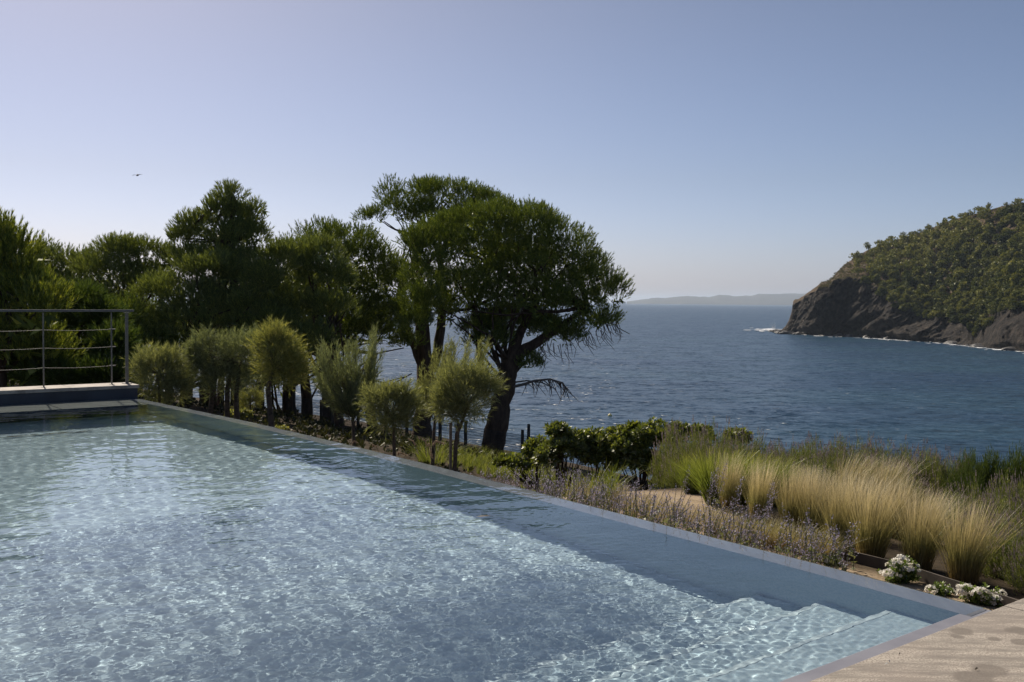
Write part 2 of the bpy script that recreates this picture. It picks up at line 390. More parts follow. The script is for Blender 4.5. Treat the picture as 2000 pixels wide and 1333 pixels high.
def foam():
    fm = pmat('sea_foam', lambda t: ramp(t, pos_noise(t, .8, 3), [(.3, (.5, .55, .6)), (.6, (.8, .82, .84))]), .9)
    m = MB()
    def patch(px, py, lx, ly, z=.05):
        c = hit(px, py, SEA_Z + z); k = 9; a = np.linspace(0, 2*np.pi, k, endpoint=False); r = rng.uniform(.5, 1.1, k)
        V = np.stack([c[0] + np.cos(a)*lx*r, c[1] + np.sin(a)*ly*r, np.full(k, c[2])], 1)
        m.add(V[[0, 1, 2, 3]], [(0, 1, 2, 3)]); m.add(V[[0, 3, 4, 5]], [(0, 1, 2, 3)]); m.add(V[[0, 5, 6, 7]], [(0, 1, 2, 3)]); m.add(V[[0, 7, 8, 0]] + [[0, 0, 0], [0, 0, 0], [0, 0, 0], [.01, 0, 0]], [(0, 1, 2, 3)])
    for q in range(300):
        px = rng.uniform(1530, 2080); d = fbm(np.array(px*.05), np.array(0.), 3, 77)
        if rng.uniform() > .55 + d: continue
        pc = np.interp(px, HP_X, HP_C)
        patch(px, pc + .4 + rng.exponential(.5), rng.uniform(.4, 2.0), rng.uniform(.3, 1.9)*(1 + 1.5*(rng.uniform() < .15)), .05 + q*.0004)
    for q in range(60):
        patch(rng.normal(1500, 14), rng.normal(644.5, 1.6), rng.uniform(.5, 3.5), rng.uniform(.8, 4), .35 + q*.0004)
    tag(m.make('surf_foam', fm), 'broken white surf along the foot of the headland', 'foam', kind='stuff')
    m = MB()
    for q in range(420):
        c = hit(1511, 645, SEA_Z); h = abs(rng.normal(0, 2.2)); c = c + np.array([rng.normal(0, .5 + .12*h), rng.normal(0, .6), h]); r = rng.uniform(.05, .22)
        d = rdir(4)*r; m.add(c + d, [(0, 1, 2, 3)])
    tag(m.make('sea_spray', fm), 'small burst of white spray over the rocks', 'spray', kind='stuff')
foam()

# pines of the headland
def mini_tree(seed, n=1200):
    g = np.random.default_rng(seed); P = []
    kind = seed % 3
    nb = g.integers(7, 13)
    bl = []
    for q in range(nb):
        a = g.uniform(0, 6.28); rr = g.uniform(0, 1.5) if kind else g.uniform(0, 1.1)
        bl.append((rr*math.cos(a), rr*math.sin(a), g.uniform(2.3, 4.2) + (1.2 - rr)*.5, g.uniform(.5, .95)))
    bl.append((0, 0, 3.4, 1.1))
    bl = np.array(bl); k = g.integers(0, len(bl), n)
    z = g.uniform(-.5, 1, n); a = g.uniform(0, 6.28, n); r = np.sqrt(1 - z*z)
    d = np.stack([r*np.cos(a), r*np.sin(a), z*.8], 1)
    c = bl[k, :3] + d*bl[k, 3:]*g.uniform(.7, 1.05, (n, 1))
    e = g.normal(size=(n, 3, 3)); e = e/np.linalg.norm(e, axis=-1, keepdims=True)*g.uniform(.24, .46, (n, 1, 1))
    V = (c[:, None] + e).reshape(-1, 3); Fc = np.arange(n*3).reshape(-1, 3)
    a = np.linspace(0, 2*np.pi, 6)[:-1]
    tv = np.array([[.16*math.cos(q), .16*math.sin(q), -1] for q in a] + [[.08*math.cos(q), .08*math.sin(q), 3.4] for q in a])
    tf = []
    for q in range(5): tf += [(q, (q + 1) % 5, 5 + (q + 1) % 5), (q, 5 + (q + 1) % 5, 5 + q)]
    return np.concatenate([V, tv]), np.concatenate([Fc, np.array(tf) + len(V)])
HT = leafmat('headland_pine_foliage', [(0, (.07, .09, .022)), (.5, (.145, .165, .042)), (1, (.27, .26, .08))], .18, .02, per_object=[(0, (.38, .44, .42)), (.35, (.65, .68, .62)), (.7, (.95, .92, .85)), (1, (1.3, 1.2, 1.05))])
HS = leafmat('headland_scrub_foliage', [(0, (.07, .07, .03)), (.5, (.11, .105, .045)), (1, (.18, .145, .075))], .2, .02)
def head_surface(px, v):
    x, y, z = head_point(px, v); dn, soft = head_disp(px, v, x, y, z)
    return float(x - dn*.55), float(y - dn*.8), float(z + soft + dn*.15)
variants = [raw_mesh('headland_pine', *mini_tree(s)) for s in range(6)]
for m in variants: m.materials.append(HT)
pts = []
tries = 0
while tries < 16000:
    tries += 1
    px = random.uniform(1628, 2120); v = random.uniform(.16, 1.0)
    x, y, z = head_surface(px, v)
    
    bare = px < 1692 + 70*(1 - v)
    if px < 1662: continue
    if bare and random.random() < .985: continue
    if v < .20 and random.random() < .5: continue
    if 1890 < px < 1960 and .38 < v < .45 and random.random() < .9: continue
    n_ = float(fbm(np.array(x*.05), np.array(y*.05), 2, 91))
    if n_ < -.35 and random.random() < .6: continue
    mind = 4.0 + 1.8*float(vnoise(np.array(x*.08), np.array(y*.08), 93)) if v > .3 else 3.0
    if any((x - a)**2 + (y - b)**2 + (z-c)**2 < mind**2 for a, b, c, *_ in pts): continue
    pts.append((x, y, z, v, px))
    if len(pts) > 1050: break
pts.sort(key=lambda p: p[1] + (0 if p[4] < 2012 else 500))
for k, (x, y, z, v, px) in enumerate(pts[:300]):
    o = place('headland_pine', variants[k % 6], None, None, (x, y, z)); s = random.uniform(1.25, 2.3)*(.65 if v > .93 or v < .27 else 1); o.location.z = z - 1.9*s
    o.scale = (s*random.uniform(.9, 1.15), s, s*random.uniform(.8, 1.15)); o.rotation_euler = (0, 0, random.uniform(0, 6.28))
    tag(o, 'small rounded dark green pine in the wood covering the headland slope', 'pine', 'pines on the headland slope')
VV = []; FF = []; n0 = 0
small = [mini_tree(100 + s, 320) for s in range(5)]
for k, (x, y, z, v, px) in enumerate(pts[300:]):
    tv, tf = small[k % 5]; a = random.uniform(0, 6.28); s = random.uniform(1.3, 2.5)*(.62 if v > .93 or v < .27 else 1)
    M = np.array([[math.cos(a), -math.sin(a), 0], [math.sin(a), math.cos(a), 0], [0, 0, 1]])*s
    VV.append(tv @ M.T + [x, y, z - 1.9*s]); FF.append(tf + n0); n0 += len(tv)
tag(obj('headland_forest', np.concatenate(VV), np.concatenate(FF), HT), 'far pine wood high on the headland', 'forest', kind='stuff')
# scrub between them
VV = []; n = 0
for k in range(2600):
    px = random.uniform(1600, 2080); v = random.uniform(.19, 1.0)
    x, y, z = head_surface(px, v); s = random.uniform(.35, .9)
    c = np.array([x, y, z + .1]); e = rng.normal(size=(26, 1, 3))*[.6, .6, .35]*s + rng.normal(size=(26, 3, 3))*.28*s
    e[..., 2] = np.abs(e[..., 2]); VV.append((c + e).reshape(-1, 3)); n += 26
VV = np.concatenate(VV)
tag(obj('headland_scrub', VV, np.arange(len(VV)).reshape(-1, 3), HS), 'low olive and brown scrub on the bare ground of the headland', 'scrub', kind='stuff')

# mooring buoy
def lathe(mb, c, prof, k=14):
    a = np.linspace(0, 2*np.pi, k, endpoint=False); V = []
    for r, z in prof:
        for q in a: V.append((c[0] + r*math.cos(q), c[1] + r*math.sin(q), c[2] + z))
    i = np.arange(len(V)).reshape(len(prof), k); j = np.roll(i, -1, 1)
    mb.add(V, np.stack([i[:-1], j[:-1], j[1:], i[1:]], -1).reshape(-1, 4))
bp = hit(1192, 813, SEA_Z); b = empty('buoy', bp); tag(b, 'small pale yellow mooring buoy floating alone in the bay', 'buoy')
m = MB(); lathe(m, (0, 0, 0), [(.02, -.2), (.2, -.15), (.3, 0), (.3, .12), (.2, .28), (.08, .34), (.01, .35)]); m.make('float', pmat('yellow_plastic', (.75, .62, .25), .5), b, True)
m = MB(); lathe(m, (0, 0, .34), [(.05, 0), (.05, .08), (.02, .1), (.01, .1)]); m.make('eyelet', pmat('grey_plastic', (.3, .3, .3), .5), b, True)

# =================================================================== GROUND
def ground():
    sA = np.concatenate([np.linspace(-40, -4, 20), np.linspace(-4, 16, 90)[1:], np.linspace(16, 60, 60)[1:]])
    nA = np.concatenate([np.linspace(.0, 10, 60), np.linspace(10, 22, 40)[1:], np.linspace(22, 60, 20)[1:]])
    nB = np.linspace(-60, 0, 50); sB = sA[sA >= 12.6]
    V = []; Fc = []; n0 = 0; DK = []
    for sa, na in ((sA, nA), (sB, nB)):
        A, B = np.meshgrid(sa, na, indexing='ij'); B = B + edge_n(A)*np.clip(1 - np.abs(B)/3, 0, 1)*(B >= 0); X = O[0] + A*W[0] + B*N[0]; Y = O[1] + A*W[1] + B*N[1]
        Z = ground_z(X, Y); i = np.arange(A.size).reshape(A.shape) + n0
        V.append(np.dstack([X, Y, Z]).reshape(-1, 3)); n0 += A.size
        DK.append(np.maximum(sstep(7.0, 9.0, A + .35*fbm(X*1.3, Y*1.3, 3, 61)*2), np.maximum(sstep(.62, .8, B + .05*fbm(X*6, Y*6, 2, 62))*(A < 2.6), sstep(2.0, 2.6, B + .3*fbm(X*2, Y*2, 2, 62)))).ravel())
        Fc.append(np.stack([i[:-1, :-1], i[:-1, 1:], i[1:, 1:], i[1:, :-1]], -1).reshape(-1, 4))
    def colr(t):
        a = ramp(t, pos_noise(t, 2.2, 5, .6), [(.3, (.13, .095, .06)), (.5, (.22, .165, .105)), (.7, (.32, .25, .17))])
        a = mixc(t, ramp(t, pos_noise(t, 45, 3, .7), [(.42, (0, 0, 0)), (.62, (1, 1, 1))]), a, (.36, .285, .20))
        litter_shade = ramp(t, pos_noise(t, 5, 6, .7), [(.3, (.022, .018, .012)), (.55, (.055, .042, .028)), (.75, (.12, .085, .055))])  # dark litter colour, also standing in for shade in the grove and bed
        at_ = nd(t, 'Attribute', attribute_name='litter'); return mixc(t, at_.outputs['Fac'], a, litter_shade)
    m = pmat('sandy_soil', colr, .95, spec=.06, bmp=lambda t: bump(t, pos_noise(t, 60, 4, .7), .7, .01))
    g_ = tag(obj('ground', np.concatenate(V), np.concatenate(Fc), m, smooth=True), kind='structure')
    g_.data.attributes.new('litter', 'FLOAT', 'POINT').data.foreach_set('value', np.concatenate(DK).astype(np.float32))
ground()

# =================================================================== POOL
def pool_plaster(t):
    a = ramp(t, pos_noise(t, 1.1, 4, .6), [(.3, (.36, .435, .47)), (.7, (.43, .51, .54))])
    return mixc(t, ramp(t, pos_noise(t, 60, 2, .6), [(.45, (0, 0, 0)), (.6, (1, 1, 1))]), a, (.315, .40, .45))
M_FLOOR = pmat('pool_render', pool_plaster, .85)
M_WALLBLUE = pmat('slate_blue_render', lambda t: ramp(t, pos_noise(t, 3, 4), [(.3, (.018, .022, .034)), (.7, (.034, .042, .06))]), .5)
def weir_col(t):
    a = ramp(t, pos_noise(t, 2.2, 4, .6, sx=(R(51.4), (6, 1, 1))), [(.3, (.145, .15, .175)), (.7, (.215, .22, .245))])
    return a
M_WEIR = pmat('wet_grey_stone', weir_col, .5, spec=.3, bmp=lambda t: bump(t, pos_noise(t, 25, 3, .6, sx=(R(51.4), (2.5, 1, 1))), .12, .01))
M_LEDGE = pmat('grey_lilac_stone', lambda t: ramp(t, pos_noise(t, 5, 4), [(.3, (.155, .155, .18)), (.7, (.20, .20, .225))]), .5)
DEPTH0, DEPTH1 = .88, 1.12
basin = empty('pool_basin', sn(6, -3, -1)); tag(basin, kind='structure')
def rel(v, o=basin): return np.asarray(v) - np.array(o.location)
def recv(o): o.cycles.is_caustics_receiver = True; return o
def quadgrid(s0, s1, n0, n1, zf, ns=30, nn=20):
    A, B = np.meshgrid(np.linspace(s0, s1, ns), np.linspace(n0, n1, nn), indexing='ij'); B = B + edge_n(A)*np.clip(1 + B/4, 0, 1)
    X = O[0] + A*W[0] + B*N[0]; Y = O[1] + A*W[1] + B*N[1]; Z = zf(A, B)
    i = np.arange(A.size).reshape(A.shape)
    return np.dstack([X, Y, Z]).reshape(-1, 3), np.stack([i[:-1, :-1], i[:-1, 1:], i[1:, 1:], i[1:, :-1]], -1).reshape(-1, 4)
v, f = quadgrid(0, 12.45, -7.2, -BAND + .015, lambda a, b: -(DEPTH0 + (DEPTH1 - DEPTH0)*a/12.45))
recv(obj('pool_floor', rel(v), f, M_FLOOR, basin))
m = MB(); ss_ = np.linspace(-.1, 12.5, 90); V = []
for q in ss_: V += [sn(q, edge_n(q) - BAND - .002, -1.3), sn(q, edge_n(q) - BAND - .002, -.016)]
i = np.arange(len(V)).reshape(-1, 2); m.add(V, np.stack([i[:-1, 0], i[1:, 0], i[1:, 1], i[:-1, 1]], -1))
o = m.make('inner_wall', M_FLOOR, None); o.data.transform(__import__('mathutils').Matrix.Translation(-basin.location)); o.parent = basin; recv(o)
m = MB(); m.add([sn(0, -7.2, -1.3), sn(12.45, -7.2, -1.3), sn(12.45, -7.2, .02), sn(0, -7.2, .02)], [(3, 2, 1, 0)])
o = m.make('side_wall', M_FLOOR, None); o.data.transform(__import__('mathutils').Matrix.Translation(-basin.location)); o.parent = basin; recv(o)
# steps under the water
for k, (s1, d) in enumerate([(.47, .27), (.87, .47), (1.30, .68)]):
    recv(bevelled_box(rel(snbox(.06 if k else .065, s1, -7.19, -.165, -1.2 - .01*k, -d)), 'step', M_FLOOR, basin, .02))
M_EDGE_HI = pmat('step_edge_highlight', (.46, .53, .55), .7)  # pale strips paint the bright refracted line along each step edge
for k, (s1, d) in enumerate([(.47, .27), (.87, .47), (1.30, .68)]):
    recv(bevelled_box(rel(snbox(s1 - .03, s1 + .004, -7.18, -.17, -d - .02, -d + .004)), 'edge_highlight', M_EDGE_HI, basin, .002))
# ledges
recv(bevelled_box(rel(snbox(-.02, .088, -7.19, -.245, -1.19, .004)), 'ledge', M_LEDGE, basin, .006))
M_PALE = pmat('pale_ledge_stone', (.27, .27, .245), .7)
bx_ = [(-.182, -1.3), (-1.3, -2.9), (-2.9, -4.5), (-4.5, -7.19)]
for n0_, n1_ in bx_:
    recv(bevelled_box(rel(snbox(11.50, 12.44, n1_ + .006, n0_ - .006, -.085, -.045)), 'ledge', M_PALE, basin, .006))
recv(bevelled_box(rel(snbox(11.53, 12.44, -7.19, -.165, -1.21, -.088)), 'ledge_riser', M_WALLBLUE, basin, .003))  # dark render here stands in for the deep shade below the ledge
m = MB(); m.add([sn(10.15, -6.9, -1.02), sn(10.15, -1.3, -1.02), sn(10.19, -1.3, -1.02), sn(10.19, -6.9, -1.02)], [(0, 1, 2, 3)]);  # thin dark strip across the floor, parallel to the far wall
o = m.make('floor_strip', pmat('dark_strip', (.03, .035, .04), .6), None); o.data.transform(__import__('mathutils').Matrix.Translation(-basin.location)); o.parent = basin; recv(o)
# overflow edge: one long rounded beam of stone
def weir():
    prof = [(-BAND, -.30), (-BAND, -.018), (-BAND + .004, -.0145), (-.15, -.014), (-.08, -.014), (-.05, -.0145), (-.03, -.018), (-.012, -.028), (-.002, -.042), (.0, -.06), (.0, -.8), (-.1, -.8)]
    ss = np.linspace(-.05, 12.98, 200); V = []
    for s in ss:
        for n, z in prof: V.append(sn(s, n + float(edge_n(s)), z))
    k = len(prof); i = np.arange(len(V)).reshape(-1, k)
    f = np.stack([i[:-1, :-1], i[1:, :-1], i[1:, 1:], i[:-1, 1:]], -1).reshape(-1, 4)
    tag(recv(obj('overflow_wall', V, f[:, ::-1], M_WEIR, smooth=False)), 'long wet grey stone edge the pool spills over, beside the planting', 'pool edge')
weir()
# water
def water():
    g = np.random.default_rng(3); comps = []
    for q in range(84):
        lam = math.exp(g.uniform(math.log(.034), math.log(.105))) if q < 60 else (g.uniform(.2, .5) if q < 72 else g.uniform(.10, .2)); k = 2*math.pi/lam
        th = g.normal(R(100), .95); ph = g.uniform(0, 6.3); comps.append((k, th, ph, (.0046 if q < 60 else .0034)/k*g.uniform(.6, 1.4)))
    s = np.concatenate([np.arange(.07, 3.2, .0082), np.arange(3.2, 6, .0125), np.arange(6, 12.46, .0215)]); n = np.arange(-4.1, -.02, .0094)
    n = np.concatenate([np.linspace(-7.18, -4.15, 18), n[n < -.03], [-.03, -.022, -.014, -.008]])
    A, B = np.meshgrid(s, n, indexing='ij'); B0 = B; B = B + edge_n(A)*np.clip(1 + B/4, 0, 1); X = O[0] + A*W[0] + B*N[0]; Y = O[1] + A*W[1] + B*N[1]
    Z = np.zeros_like(X)
    ds_ = np.gradient(s)[:, None]; far_ = 1 + .5*sstep(3, 8, A)
    for k, th, ph, a in comps: Z += a*sstep(2.3, 4.0, 2*math.pi/k/ds_)*(far_ if k < 63 else 1)*np.sin(k*(X*math.cos(th) + Y*math.sin(th)) + ph)
    env = .75 + .5*vnoise(X*.35, Y*.35, 5)
    env = env*(.30 + .70*sstep(.0, 1.2, -B0 - .2 + A*.14))      # calmer next to the overflow
    env = env*(1 - .35*sstep(5, 10, A))
    Z = Z*env - .003 - sstep(-.075, -.022, B0)*.0125 - sstep(-.022, -.006, B0)*.010
    i = np.arange(A.size).reshape(A.shape)
    f = np.stack([i[:-1, :-1], i[:-1, 1:], i[1:, 1:], i[1:, :-1]], -1).reshape(-1, 4)
    m, t, o = newmat('pool_water'); gl = nd(t, 'BsdfGlass'); gl.inputs['IOR'].default_value = 1.333; gl.inputs['Roughness'].default_value = 0
    gl.inputs['Color'].default_value = (.93, .98, 1, 1); t.links.new(gl.outputs[0], o.inputs[0])
    w_ = obj('pool_water', np.dstack([X, Y, Z]).reshape(-1, 3), f, m, smooth=True); w_.cycles.is_caustics_caster = True
    tag(w_, kind='structure')
water()

# far wall with its stone caps and the railing
CAPZ = .185
wall = empty('pool_end_wall', sn(12.6, -3.6, 0)); tag(wall, 'low dark blue wall with pale stone caps at the far end of the pool', 'wall')
recv(bevelled_box(rel(snbox(12.45, 12.95, -9, -.02, -1.2, CAPZ - .05), wall), 'wall_face', M_WALLBLUE, wall, .003))
def capcol(t): return ramp(t, pos_noise(t, 6, 5, .65), [(.32, (.16, .14, .125)), (.5, (.33, .295, .255)), (.7, (.42, .375, .32))])
M_CAP = pmat('cap_stone', capcol, .8, bmp=lambda t: bump(t, pos_noise(t, 70, 3), .4, .004))
n0_ = -.0
for k in range(10):
    n1_ = n0_ - .93
    bevelled_box(rel(snbox(12.43, 12.97, n1_ + .003, n0_ - .003, CAPZ - .048, CAPZ + random.uniform(-.001, .001)), wall), 'cap_stone', M_CAP, wall, .004); n0_ = n1_

M_STEEL = pmat('brushed_steel', lambda t: ramp(t, pos_noise(t, 20, 3), [(.3, (.105, .10, .095)), (.7, (.15, .145, .135))]), .6, .0)
M_PAINT = pmat('grey_metal_paint', lambda t: ramp(t, pos_noise(t, 30, 4), [(.3, (.13, .12, .10)), (.7, (.19, .175, .145))]), .6, .0)
rail = empty('railing', sn(12.72, -.35, CAPZ)); tag(rail, 'steel railing with thin posts and three cables on the far pool wall', 'railing')
def rl(v): return np.asarray(v) - np.array(rail.location)
def bar(name, s, n, z0, z1, hs, hn, mat):
    m = MB(); m.box(rl(sn(s, n, (z0 + z1)/2)), np.append(W*hs, 0), np.append(N*hn, 0), (0, 0, (z1 - z0)/2)); o = m.make(name, mat, rail)
    b = o.modifiers.new('bevel', 'BEVEL'); b.width = .002; b.segments = 1; return o
def n_of(px, s=12.72):      # where along the wall a post stands
    best = min(np.linspace(-9, 0, 3000), key=lambda n: abs((lambda p: 1000 + F*p[0]/p[1])(sn(s, n, .2)) - px)); return best
RH = CAPZ + 1.085
n_main = n_of(247.5); posts = [n_of(218), n_of(84.5)]; sp_ = posts[0] - posts[1]
posts += [posts[1] - sp_*k for k in (1, 2, 3, 4)]
bar('post', 12.72, n_main, CAPZ, RH - .05, .010, .022, M_PAINT)
bar('base_plate', 12.72, n_main, CAPZ, CAPZ + .008, .05, .06, M_PAINT)
m = MB(); m.box(rl(sn(12.70, n_main, RH - .045)), np.append(W*.05, 0), np.append(N*.035, 0), (0, 0, .006)); m.make('bracket', M_PAINT, rail)
for n_ in posts:
    bar('thin_post', 12.72, n_, CAPZ, RH - .04, .006, .010, M_PAINT); bar('base_plate', 12.72, n_, CAPZ, CAPZ + .006, .03, .03, M_PAINT)
bar('handrail', 12.72, (n_main + .10 - 8.9)/2, RH - .032, RH, .022, (n_main + .10 + 8.9)/2, M_STEEL)
for h in (.80, .545, .27):
    m = MB(); P_ = []
    allp = [-8.9] + sorted(posts)
    for a, b in zip(allp[:-1], allp[1:]):
        for q in np.linspace(0, 1, 7)[:-1]: P_.append(rl(sn(12.72, a + (b - a)*q, CAPZ + h - .014*math.sin(q*math.pi))))
    P_.append(rl(sn(12.72, posts[0] + .03, CAPZ + h)))
    m.tube(P_, .0032, 6); m.make('cable', M_PAINT, rail, True)
    m = MB(); m.tube([rl(sn(12.72, posts[0] - .03, CAPZ + h)), rl(sn(12.72, posts[0] + .055, CAPZ + h))], .008, 8); m.make('cable_fitting', M_STEEL, rail, True)

# deck at the near end
def deckcol(t):
    st = pos_noise(t, 2.4, 7, .72, sx=(R(51.4), (1.2, 6.5, 1)))
    base = ramp(t, st, [(.34, (.15, .135, .115)), (.46, (.26, .235, .195)), (.55, (.37, .33, .275)), (.66, (.44, .395, .325))])
    base = mixc(t, ramp(t, pos_noise(t, 120, 3, .7), [(.40, (1, 1, 1)), (.56, (0, 0, 0))]), base, (.19, .16, .135))
    base = mixc(t, ramp(t, pos_noise(t, 1.7, 3, .5), [(.5, (0, 0, 0)), (.75, (.55, .55, .55))]), base, (.22, .18, .15))
    g = nd(t, 'NewGeometry')
    for (px, py, rad, sq) in [(1905, 1325, .085, .8), (1935, 1310, .075, .8), (1878, 1233, .052, .9), (1870, 1243, .03, .9), (1990, 1232, .06, .8), (1943, 1248, .03, .8), (1998, 1255, .05, .8)]:
        c = hit(px, py, .035); mp = nd(t, 'Mapping'); mp.inputs['Location'].default_value = (-c[0], -c[1], -c[2]); t.links.new(g.outputs['Position'], mp.inputs[0])
        mp2 = nd(t, 'VectorMath', operation='LENGTH')
        wr = nd(t, 'VectorMath', operation='ADD'); nn = nd(t, 'TexNoise'); nn.inputs['Scale'].default_value = 14; t.links.new(g.outputs['Position'], nn.inputs['Vector'])
        sc = nd(t, 'VectorMath', operation='SCALE'); t.links.new(nn.outputs[1], sc.inputs[0]); sc.inputs['Scale'].default_value = rad*.9
        sb = nd(t, 'VectorMath', operation='SUBTRACT'); t.links.new(sc.outputs[0], sb.inputs[0]); sb.inputs[1].default_value = (rad*.45,)*3
        t.links.new(mp.outputs[0], wr.inputs[0]); t.links.new(sb.outputs[0], wr.inputs[1]); t.links.new(wr.outputs[0], mp2.inputs[0])
        base = mixc(t, ramp(t, mp2.outputs['Value'], [(rad*.75, (.75, .75, .75)), (rad*1.05, (0, 0, 0))]), base, (.13, .11, .09))
    return base
M_DECK = pmat('travertine', deckcol, .78, bmp=lambda t: bump(t, pos_noise(t, 80, 4, .7), .5, .004))
deck = empty('pool_deck', sn(-2, -3, 0)); tag(deck, kind='structure')
DZ = .035
for r0, r1 in ((-.025, -1.85), (-1.85, -3.7), (-3.7, -5.5)):
    for a0, a1 in ((1.75, -.06), (-.06, -1.9), (-1.9, -3.7), (-3.7, -5.5), (-5.5, -7.3), (-7.3, -9)):
        bevelled_box(rel(snbox(r1 + .003, r0 - .003, a1 + .003, a0 - .003, -.03, DZ + random.uniform(-.001, .001)), deck), 'slab', M_DECK, deck, .004)
m = MB(); m.box(rel(sn(-2.78, -3.6, -.16), deck), np.append(W*2.70, 0), np.append(N*5.3, 0), (0, 0, .128)); m.make('deck_base', pmat('mortar', (.12, .11, .1), .9), deck)

# =================================================================== PLANTS: templates
ROSE = None
def needle_tuft(n=20, seed=1, spread=(28, 60), ln=.48, wd=.075):
    g = np.random.default_rng(seed); V = []; Fc = []
    for k in range(n):
        h = g.uniform(.05, .92); a = g.uniform(0, 6.28); tl = R(g.uniform(*spread))*(1.1 - .6*h)
        d = np.array([math.cos(a)*math.sin(tl), math.sin(a)*math.sin(tl), math.cos(tl)]); sd_ = np.cross(d, rdir(1)[0]); sd_ /= np.linalg.norm(sd_)
        b = np.array([0, 0, h]); V += [b - sd_*wd*.5, b + sd_*wd*.5, b + d*ln*g.uniform(.8, 1.15)]; Fc.append((3*k, 3*k + 1, 3*k + 2))
    return np.array(V), np.array(Fc)
TUFT = needle_tuft(15, 1, (18, 44), .42, .07)
CANDLE = needle_tuft(34, 2, (18, 42), .30, .05)
FILLT = needle_tuft(7, 9, (10, 80), .6, .24)
SPRAY = needle_tuft(14, 3, (10, 34), .75, .09)
def crown(ells, tuft, lobe_r=.5, per=42, size=.26, dens=1.0, up=.95, zmin=-.45, fill=1.0, fill_size=2.1, gap=0.):
    P = []; D = []; Sz = []; centers = []; FP = []; FS = []
    ells = np.asarray(ells, float)
    for q, (cx, cy, cz, rx, ry, rz) in enumerate(ells):
        area = 4*math.pi*((rx*ry)**1.6/3 + (rx*rz)**1.6/3 + (ry*rz)**1.6/3)**(1/1.6)
        nl = max(6, int(dens*area/(lobe_r**2*2.2))); d = rdir(nl, zmin)
        c = np.array([cx, cy, cz]) + d*np.array([rx, ry, rz])*rng.uniform(.78, 1., (nl, 1)) - d*lobe_r*.5
        keep = np.ones(nl, bool)
        for j, e in enumerate(ells):
            if j != q: keep &= (np.sum(((c - e[:3])/e[3:])**2, 1) > .62)
        if gap: keep &= ~((d[:, 2] < 0) & (rng.uniform(size=nl) < gap))
        c = c[keep]; d = d[keep]; centers.append(c)
        for ci, di in zip(c, d):
            r = lobe_r*rng.uniform(.6, 1.15); k = int(per*(r/lobe_r)**1.6); u = rdir(k, -.55)
            P.append(ci + u*r*np.array([1, 1, .75])*rng.uniform(.5, 1., (k, 1)))
            D.append(norm(u*.75 + di*.35 + np.array([0, 0, up]) + rng.normal(size=(k, 3))*.22)); Sz.append(size*rng.uniform(.75, 1.2, k))
        nf = int(fill*rx*ry*rz*45)
        if nf:
            u = rdir(nf)*rng.uniform(.2, .82, (nf, 1)); FP.append(np.array([cx, cy, cz]) + u*np.array([rx, ry, rz])); FS.append(np.full(nf, size*fill_size))
    P = np.concatenate(P); D = np.concatenate(D); Sz = np.concatenate(Sz)
    v, f = scatter(tuft[0], tuft[1], P, D, Sz)
    if FP and tuft is not ROSE:
        FP = np.concatenate(FP); v2, f2 = scatter(*FILLT, FP, rdir(len(FP)), np.concatenate(FS)*.62); f = np.concatenate([f, f2 + len(v)]); v = np.concatenate([v, v2])
    return v, f, np.concatenate(centers)
def px_ells(lst, Y, depth=1.0):
    out = []
    for e in lst:
        px, py, rx, ry = e[:4]; yy = Y + (e[4] if len(e) > 4 else 0); c = at(px, py, yy); k = yy/F
        out.append((c[0], c[1], c[2], rx*k, max(rx, ry)*k*depth, ry*k))
    return out
def curve(p0, p1, n=8, bow=.15, wob=.04):
    p0, p1 = np.asarray(p0, float), np.asarray(p1, float); L = np.linalg.norm(p1 - p0); b = rng.normal(size=3)*bow*L; b[2] = -abs(b[2])*.4
    t = np.linspace(0, 1, n)[:, None]
    return p0*(1 - t) + p1*t + b*np.sin(t*math.pi)*.5 + rng.normal(size=(n, 3))*wob*L*np.sin(t*math.pi)*.4
BARK = pmat('pine_bark', lambda t: ramp(t, pos_noise(t, 9, 5, .65, sx=(0, (1, 1, .3))), [(.3, (.035, .026, .02)), (.7, (.12, .085, .062))]), .95, spec=.1, bmp=lambda t: bump(t, pos_noise(t, 14, 4, .6, sx=(0, (1, 1, .3))), 1., .03))
DEADWOOD = pmat('dead_wood', (.16, .135, .115), .9)
def limbs(mb, start, centers, k, r0, r1=.015, inward=.85):
    c = centers[rng.permutation(len(centers))[:k]]
    for q in c:
        e = start[rng.integers(len(start))] if np.ndim(start) == 2 else start
        pts_ = curve(e, e + (q - e)*inward, 9, .12, .03); L = np.linalg.norm(q - e)
        mb.tube(pts_, np.linspace(r0*rng.uniform(.6, 1.), r1, 9), 5)
def pine(label, ells, trunk, mat, group, name='pine_tree', tuft=TUFT, nl=26, r_limb=.07, stems=(), **kw):
    """trunk: list of (point, radius) from the ground up"""
    base = np.array(trunk[0][0]); base[2] = min(base[2], gz(base[0], base[1]) ) 
    e = empty(name, base); tag(e, label, 'tree', group)
    v, f, cen = crown(ells, tuft, **kw); obj('crown', v - base, f, mat, e)
    def stem(tr):
        P_ = np.array([p for p, r in tr]); Rr = np.array([r for p, r in tr])
        t = np.linspace(0, len(P_) - 1, len(P_)*4 - 3)
        PP = np.stack([np.interp(t, range(len(P_)), P_[:, j]) for j in range(3)], 1); PP[1:-1] += rng.normal(size=(len(t) - 2, 3))*Rr.mean()*.07
        m = MB(); m.tube(PP - base, np.interp(t, range(len(P_)), Rr), 10, .08); m.make('trunk', BARK, e, True)
    stem(trunk)
    for s_ in stems: stem(s_)
    m = MB(); tops = np.array([p for p, r in trunk[-2:]] + [s_[-1][0] for s_ in stems if s_[-1][1] > .055]) - base
    limbs(m, tops, cen - base, nl, r_limb); m.make('branches', BARK, e, True)
    return e
